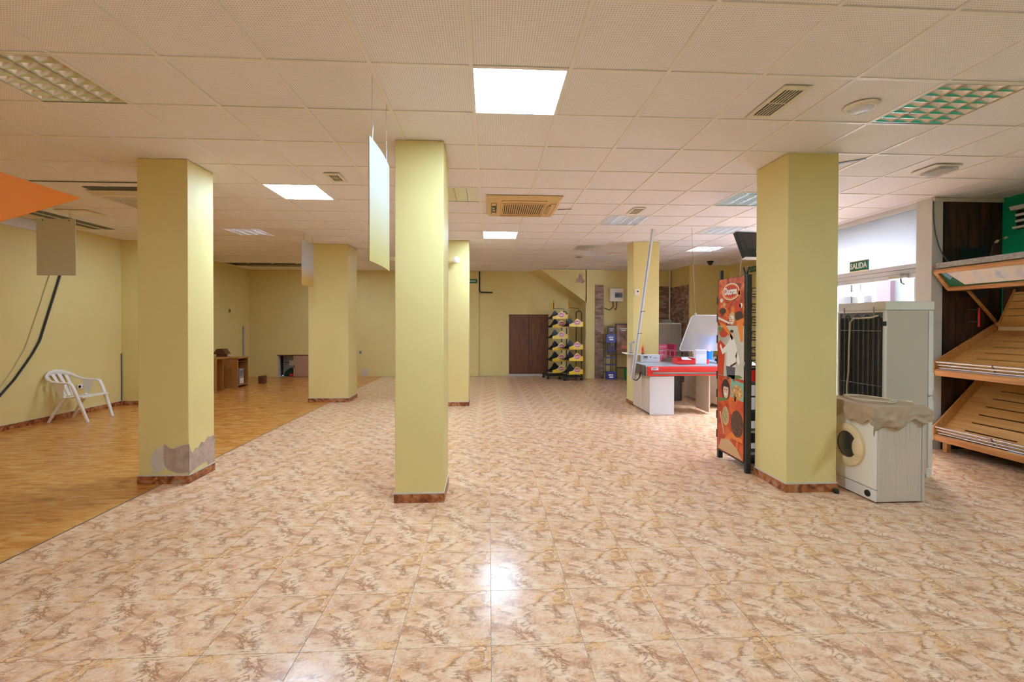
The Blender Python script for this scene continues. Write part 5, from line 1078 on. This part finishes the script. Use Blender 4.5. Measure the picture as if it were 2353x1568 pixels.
def tray(zf, xb, zb_, xf=5.35, lip=.06, rails=True):
    fr_pt, bk = Vector((xf + .05, 0, zf + .05)), Vector((xb, 0, zb_)); d = bk - fr_pt; L = d.length; d.normalize(); n = Vector((-d.z, 0, d.x))
    P = lambda s, h, y: fr_pt + d * s + n * h + Vector((0, y, 0))
    b = MB(); b.prism([(xf, SY1, zf - .03), (xf + .03, SY1, zf - .03), (xf + .03, SY1, zf + .045), (xf + .01, SY1, zf + .05), (xf - .012, SY1, zf + .03)], (0, SY0 - SY1, 0)); b.build('front_lip', 'pine', bs)
    eb = MB(); eb.prism([(xf - .012, SY1, zf - .03), (xf - .012, SY1, zf + .14)] + [tuple(P(L, .085, SY1)), tuple(P(L, -.035, SY1))], (0, .018, 0)); eb.build('end_board', 'pine', bs, bevel=.002)
    ns = 7; wv = L / ns; pale = 'pinepale'
    for k in range(ns): b = MB(); a0, a1 = k * wv + .009, (k + 1) * wv - .009; b.prism([tuple(P(a0, 0, SY1)), tuple(P(a1, 0, SY1)), tuple(P(a1, -.014, SY1)), tuple(P(a0, -.014, SY1))], (0, SY0 - SY1, 0)); b.build('slat', pale, bs)
    for k in range(1, ns):
        y = SY1 - .0 + 0.0
        yy = SY1; off = -.18 * (k % 2)
        while yy > SY0:
            y0 = yy; y1 = yy - (.22 if yy == SY1 else .14)
            b = MB(); b.prism([tuple(P(k * wv - .010, -.001, y0)), tuple(P(k * wv + .010, -.001, y0)), tuple(P(k * wv + .010, -.013, y0)), tuple(P(k * wv - .010, -.013, y0))], (0, y1 - y0, 0)); b.build('slat_bridge', pale, bs); yy = y1 - (.52 + .0 * off)
    b = MB(); b.prism([tuple(P(0, -.06, SY1 - .02)), tuple(P(L, -.06, SY1 - .02)), tuple(P(L, -.05, SY1 - .02)), tuple(P(0, -.05, SY1 - .02))], (0, SY0 - SY1 + .04, 0)); b.build('under_board', 'blackwood', bs)
    b = MB(); b.prism([tuple(P(L, -.02, SY1)), tuple(P(L, .09, SY1)), tuple(P(L + .012, .09, SY1)), tuple(P(L + .012, -.02, SY1))], (0, SY0 - SY1, 0)); b.build('back_rail', 'pinepale', bs)
    if rails:
        for q in range(3): MB().tube([(xf + .0 + .012 * q, SY1 - .01, zf + .135 - .036 * q), (xf + .012 * q, SY0, zf + .135 - .036 * q)], .0095, 10).build('steel_rail', 'steel', bs, smooth=True)
        for y in (SY1 - .62, SY1 - 1.3): MB().bar((xf - .012, y, zf + .145), (xf + .04, y, zf + .045), .008, .012, (0, 1, 0)).build('rail_clip', 'brownplate', bs)
        MB().box(xf + .005, SY0, zf + .046, xf + .045, SY1 - .03 if zf > .5 else SY1 - .75, zf + .050).build('price_strip', mat('pale_blue_strip%d' % int(zf * 10), (.55, .60, .66), .4), bs)
tray(.155, 5.99, .84); tray(.935, 6.15, 1.46)
MB().box(6.13, SY0, 1.43, 6.145, SY1 - .0, 1.535).build('back_fascia', 'cream', bs); MB().box(6.20, SY0, .1, 6.23, SY1, 2.1).build('back_panel', 'blackwood', bs)
# short top tray
b = MB(); b.prism([(6.00, 5.02, 1.53), (6.03, 5.02, 1.53), (6.24, 5.02, 1.96), (6.21, 5.02, 1.96)], (0, .02, 0)); b.build('end_board', 'pine', bs)
for k in range(5): x0, z0 = 6.02 + k * .042, 1.54 + k * .084; MB().prism([(x0, 5.02, z0), (x0 + .038, 5.02, z0 + .076), (x0 + .048, 5.02, z0 + .072), (x0 + .010, 5.02, z0 - .004)], (0, SY0 - 5.02, 0)).build('slat', 'pinepale', bs)
# picture canopy
cx0, cz0, cx1, cz1 = 5.345, 2.15, 5.515, 1.945
for (xa, za) in ((cx0, cz0), (cx1, cz1)): MB().tube([(xa, SY1, za), (xa, SY0, za)], .028, 10).build('frame_rail', 'pine', bs, smooth=True)
MB().bar((cx0, SY1 + .005, cz0), (cx1, SY1 + .005, cz1), .03, .05, (0, 1, 0)).build('frame_end', 'pine', bs, bevel=.004)
b = MB(); b.prism([(cx0 + .02, SY1, cz0 - .005), (cx1 + .0, SY1, cz1 + .015), (cx1 + .012, SY1, cz1 + .02), (cx0 + .032, SY1, cz0)], (0, SY0 - SY1, 0)); pc = b.build('picture_panel', 'signgreen', bs)
pale_pic = print_mat('pale_picture', [(.42, .52, .66), (.72, .70, .72), (.80, .72, .62), (.62, .60, .72)], 5)
b = MB(); b.face([(cx0 + .022, SY1 - .09, cz0 - .010), (cx1 - .022, SY1 - .20, cz1 + .038), (cx1 - .022, SY0, cz1 + .038), (cx0 + .022, SY0, cz0 - .010)]); b.v = [(p[0] - .004, p[1], p[2] - .003) for p in b.v]; b.build('pale_picture', pale_pic, pc)
b = MB(); b.face([(cx0 + .022, SY1 - .03, cz0 - .010), (cx0 + .095, SY1 - .08, cz0 - .10), (cx0 + .075, SY1 - .13, cz0 - .075), (cx0 + .022, SY1 - .085, cz0 - .010)]); b.v = [(p[0] - .004, p[1], p[2] - .003) for p in b.v]; b.build('blue_print', mat('print_blue', (.18, .36, .55), .5), pc)
MB().box(cx0 - .005, SY0, cz0 + .035, cx0 + .12, SY1 - .0, cz0 + .10).build('grey_ledge', 'granite', bs, bevel=.006)
MB().box(cx1, SY0, cz1 - .02, 5.78, SY1, cz1 + .0).build('canopy_underside', 'blackwood', bs); MB().box(cx1 - .01, SY1, cz1 - .025, 5.78, SY1 + .018, cz1 + .008).build('frame_end', 'pine', bs)
MB().bar((5.76, SY1 + .01, cz1 - .01), (6.15, SY1 + .01, 1.52), .022, .035, (0, 1, 0)).build('arm', 'pine', bs, bevel=.003)
MB().box(6.13, SY1 - .01, 1.40, 6.17, SY1 + .02, 1.55).build('arm_foot', 'pine', bs)
for x in (5.42, 6.1): MB().box(x, SY1 - .08, 0, x + .05, SY1 - .03, .12 if x < 6 else .80).build('leg', 'pine', bs); MB().box(x, SY0 + .05, 0, x + .05, SY0 + .1, .12 if x < 6 else .80).build('leg', 'pine', bs)
t = thing('tube_light_fitting', 'black wall fitting with three pale tubes on the green wall', 'wall light', (6.22, 4.9, 2.78))
MB().box(6.20, 3.75, 2.64, 6.25, 5.03, 2.93).build('housing', 'black', t, bevel=.01)
MB().prism([(6.10, 5.02, 2.90), (6.12, 5.02, 2.86), (6.2, 5.02, 2.86), (6.2, 5.02, 2.92)], (0, -1.27, 0)).build('top_cover', 'tbar', t)
for z in (2.80, 2.73): MB().tube([(6.17, 5.0, z), (6.17, 3.75, z)], .016, 10).build('tube', 'tube', t, smooth=True)
MB().bar((6.16, 5.02, 2.655), (6.16, 3.75, 2.655), .03, .025).build('bottom_rail', 'tbar', t)
t = thing('pillar_cable', 'dark cable curving down the grey pillar to the bread shelf', 'cable', (5.4, 5.2, 2.6))
MB().tube([(5.365, 5.21, 3.03), (5.365, 5.205, 2.80), (5.385, 5.20, 2.62), (5.42, 5.19, 2.46), (5.47, 5.18, 2.34), (5.53, 5.17, 2.26), (5.56, 5.16, 2.23)], .006, 6).build('cable', 'darkgrey', t, smooth=True)
t = thing('plug_cable', 'dark cable with pale plugs hanging over the picture canopy', 'cable', (6.0, 5.1, 2.4)); MB().tube([(5.95, 5.12, 2.22), (6.0, 5.12, 2.34), (6.02, 5.12, 2.46), (6.10, 5.12, 2.53), (6.19, 5.12, 2.56)], .005, 6).build('cable', 'brownplate', t, smooth=True)
for p, q in (((6.06, 5.12, 2.50), (6.09, 5.12, 2.525)), ((6.17, 5.12, 2.552), (6.20, 5.12, 2.565))): MB().tube([p, q], .014, 8).build('plug', 'cream', t)
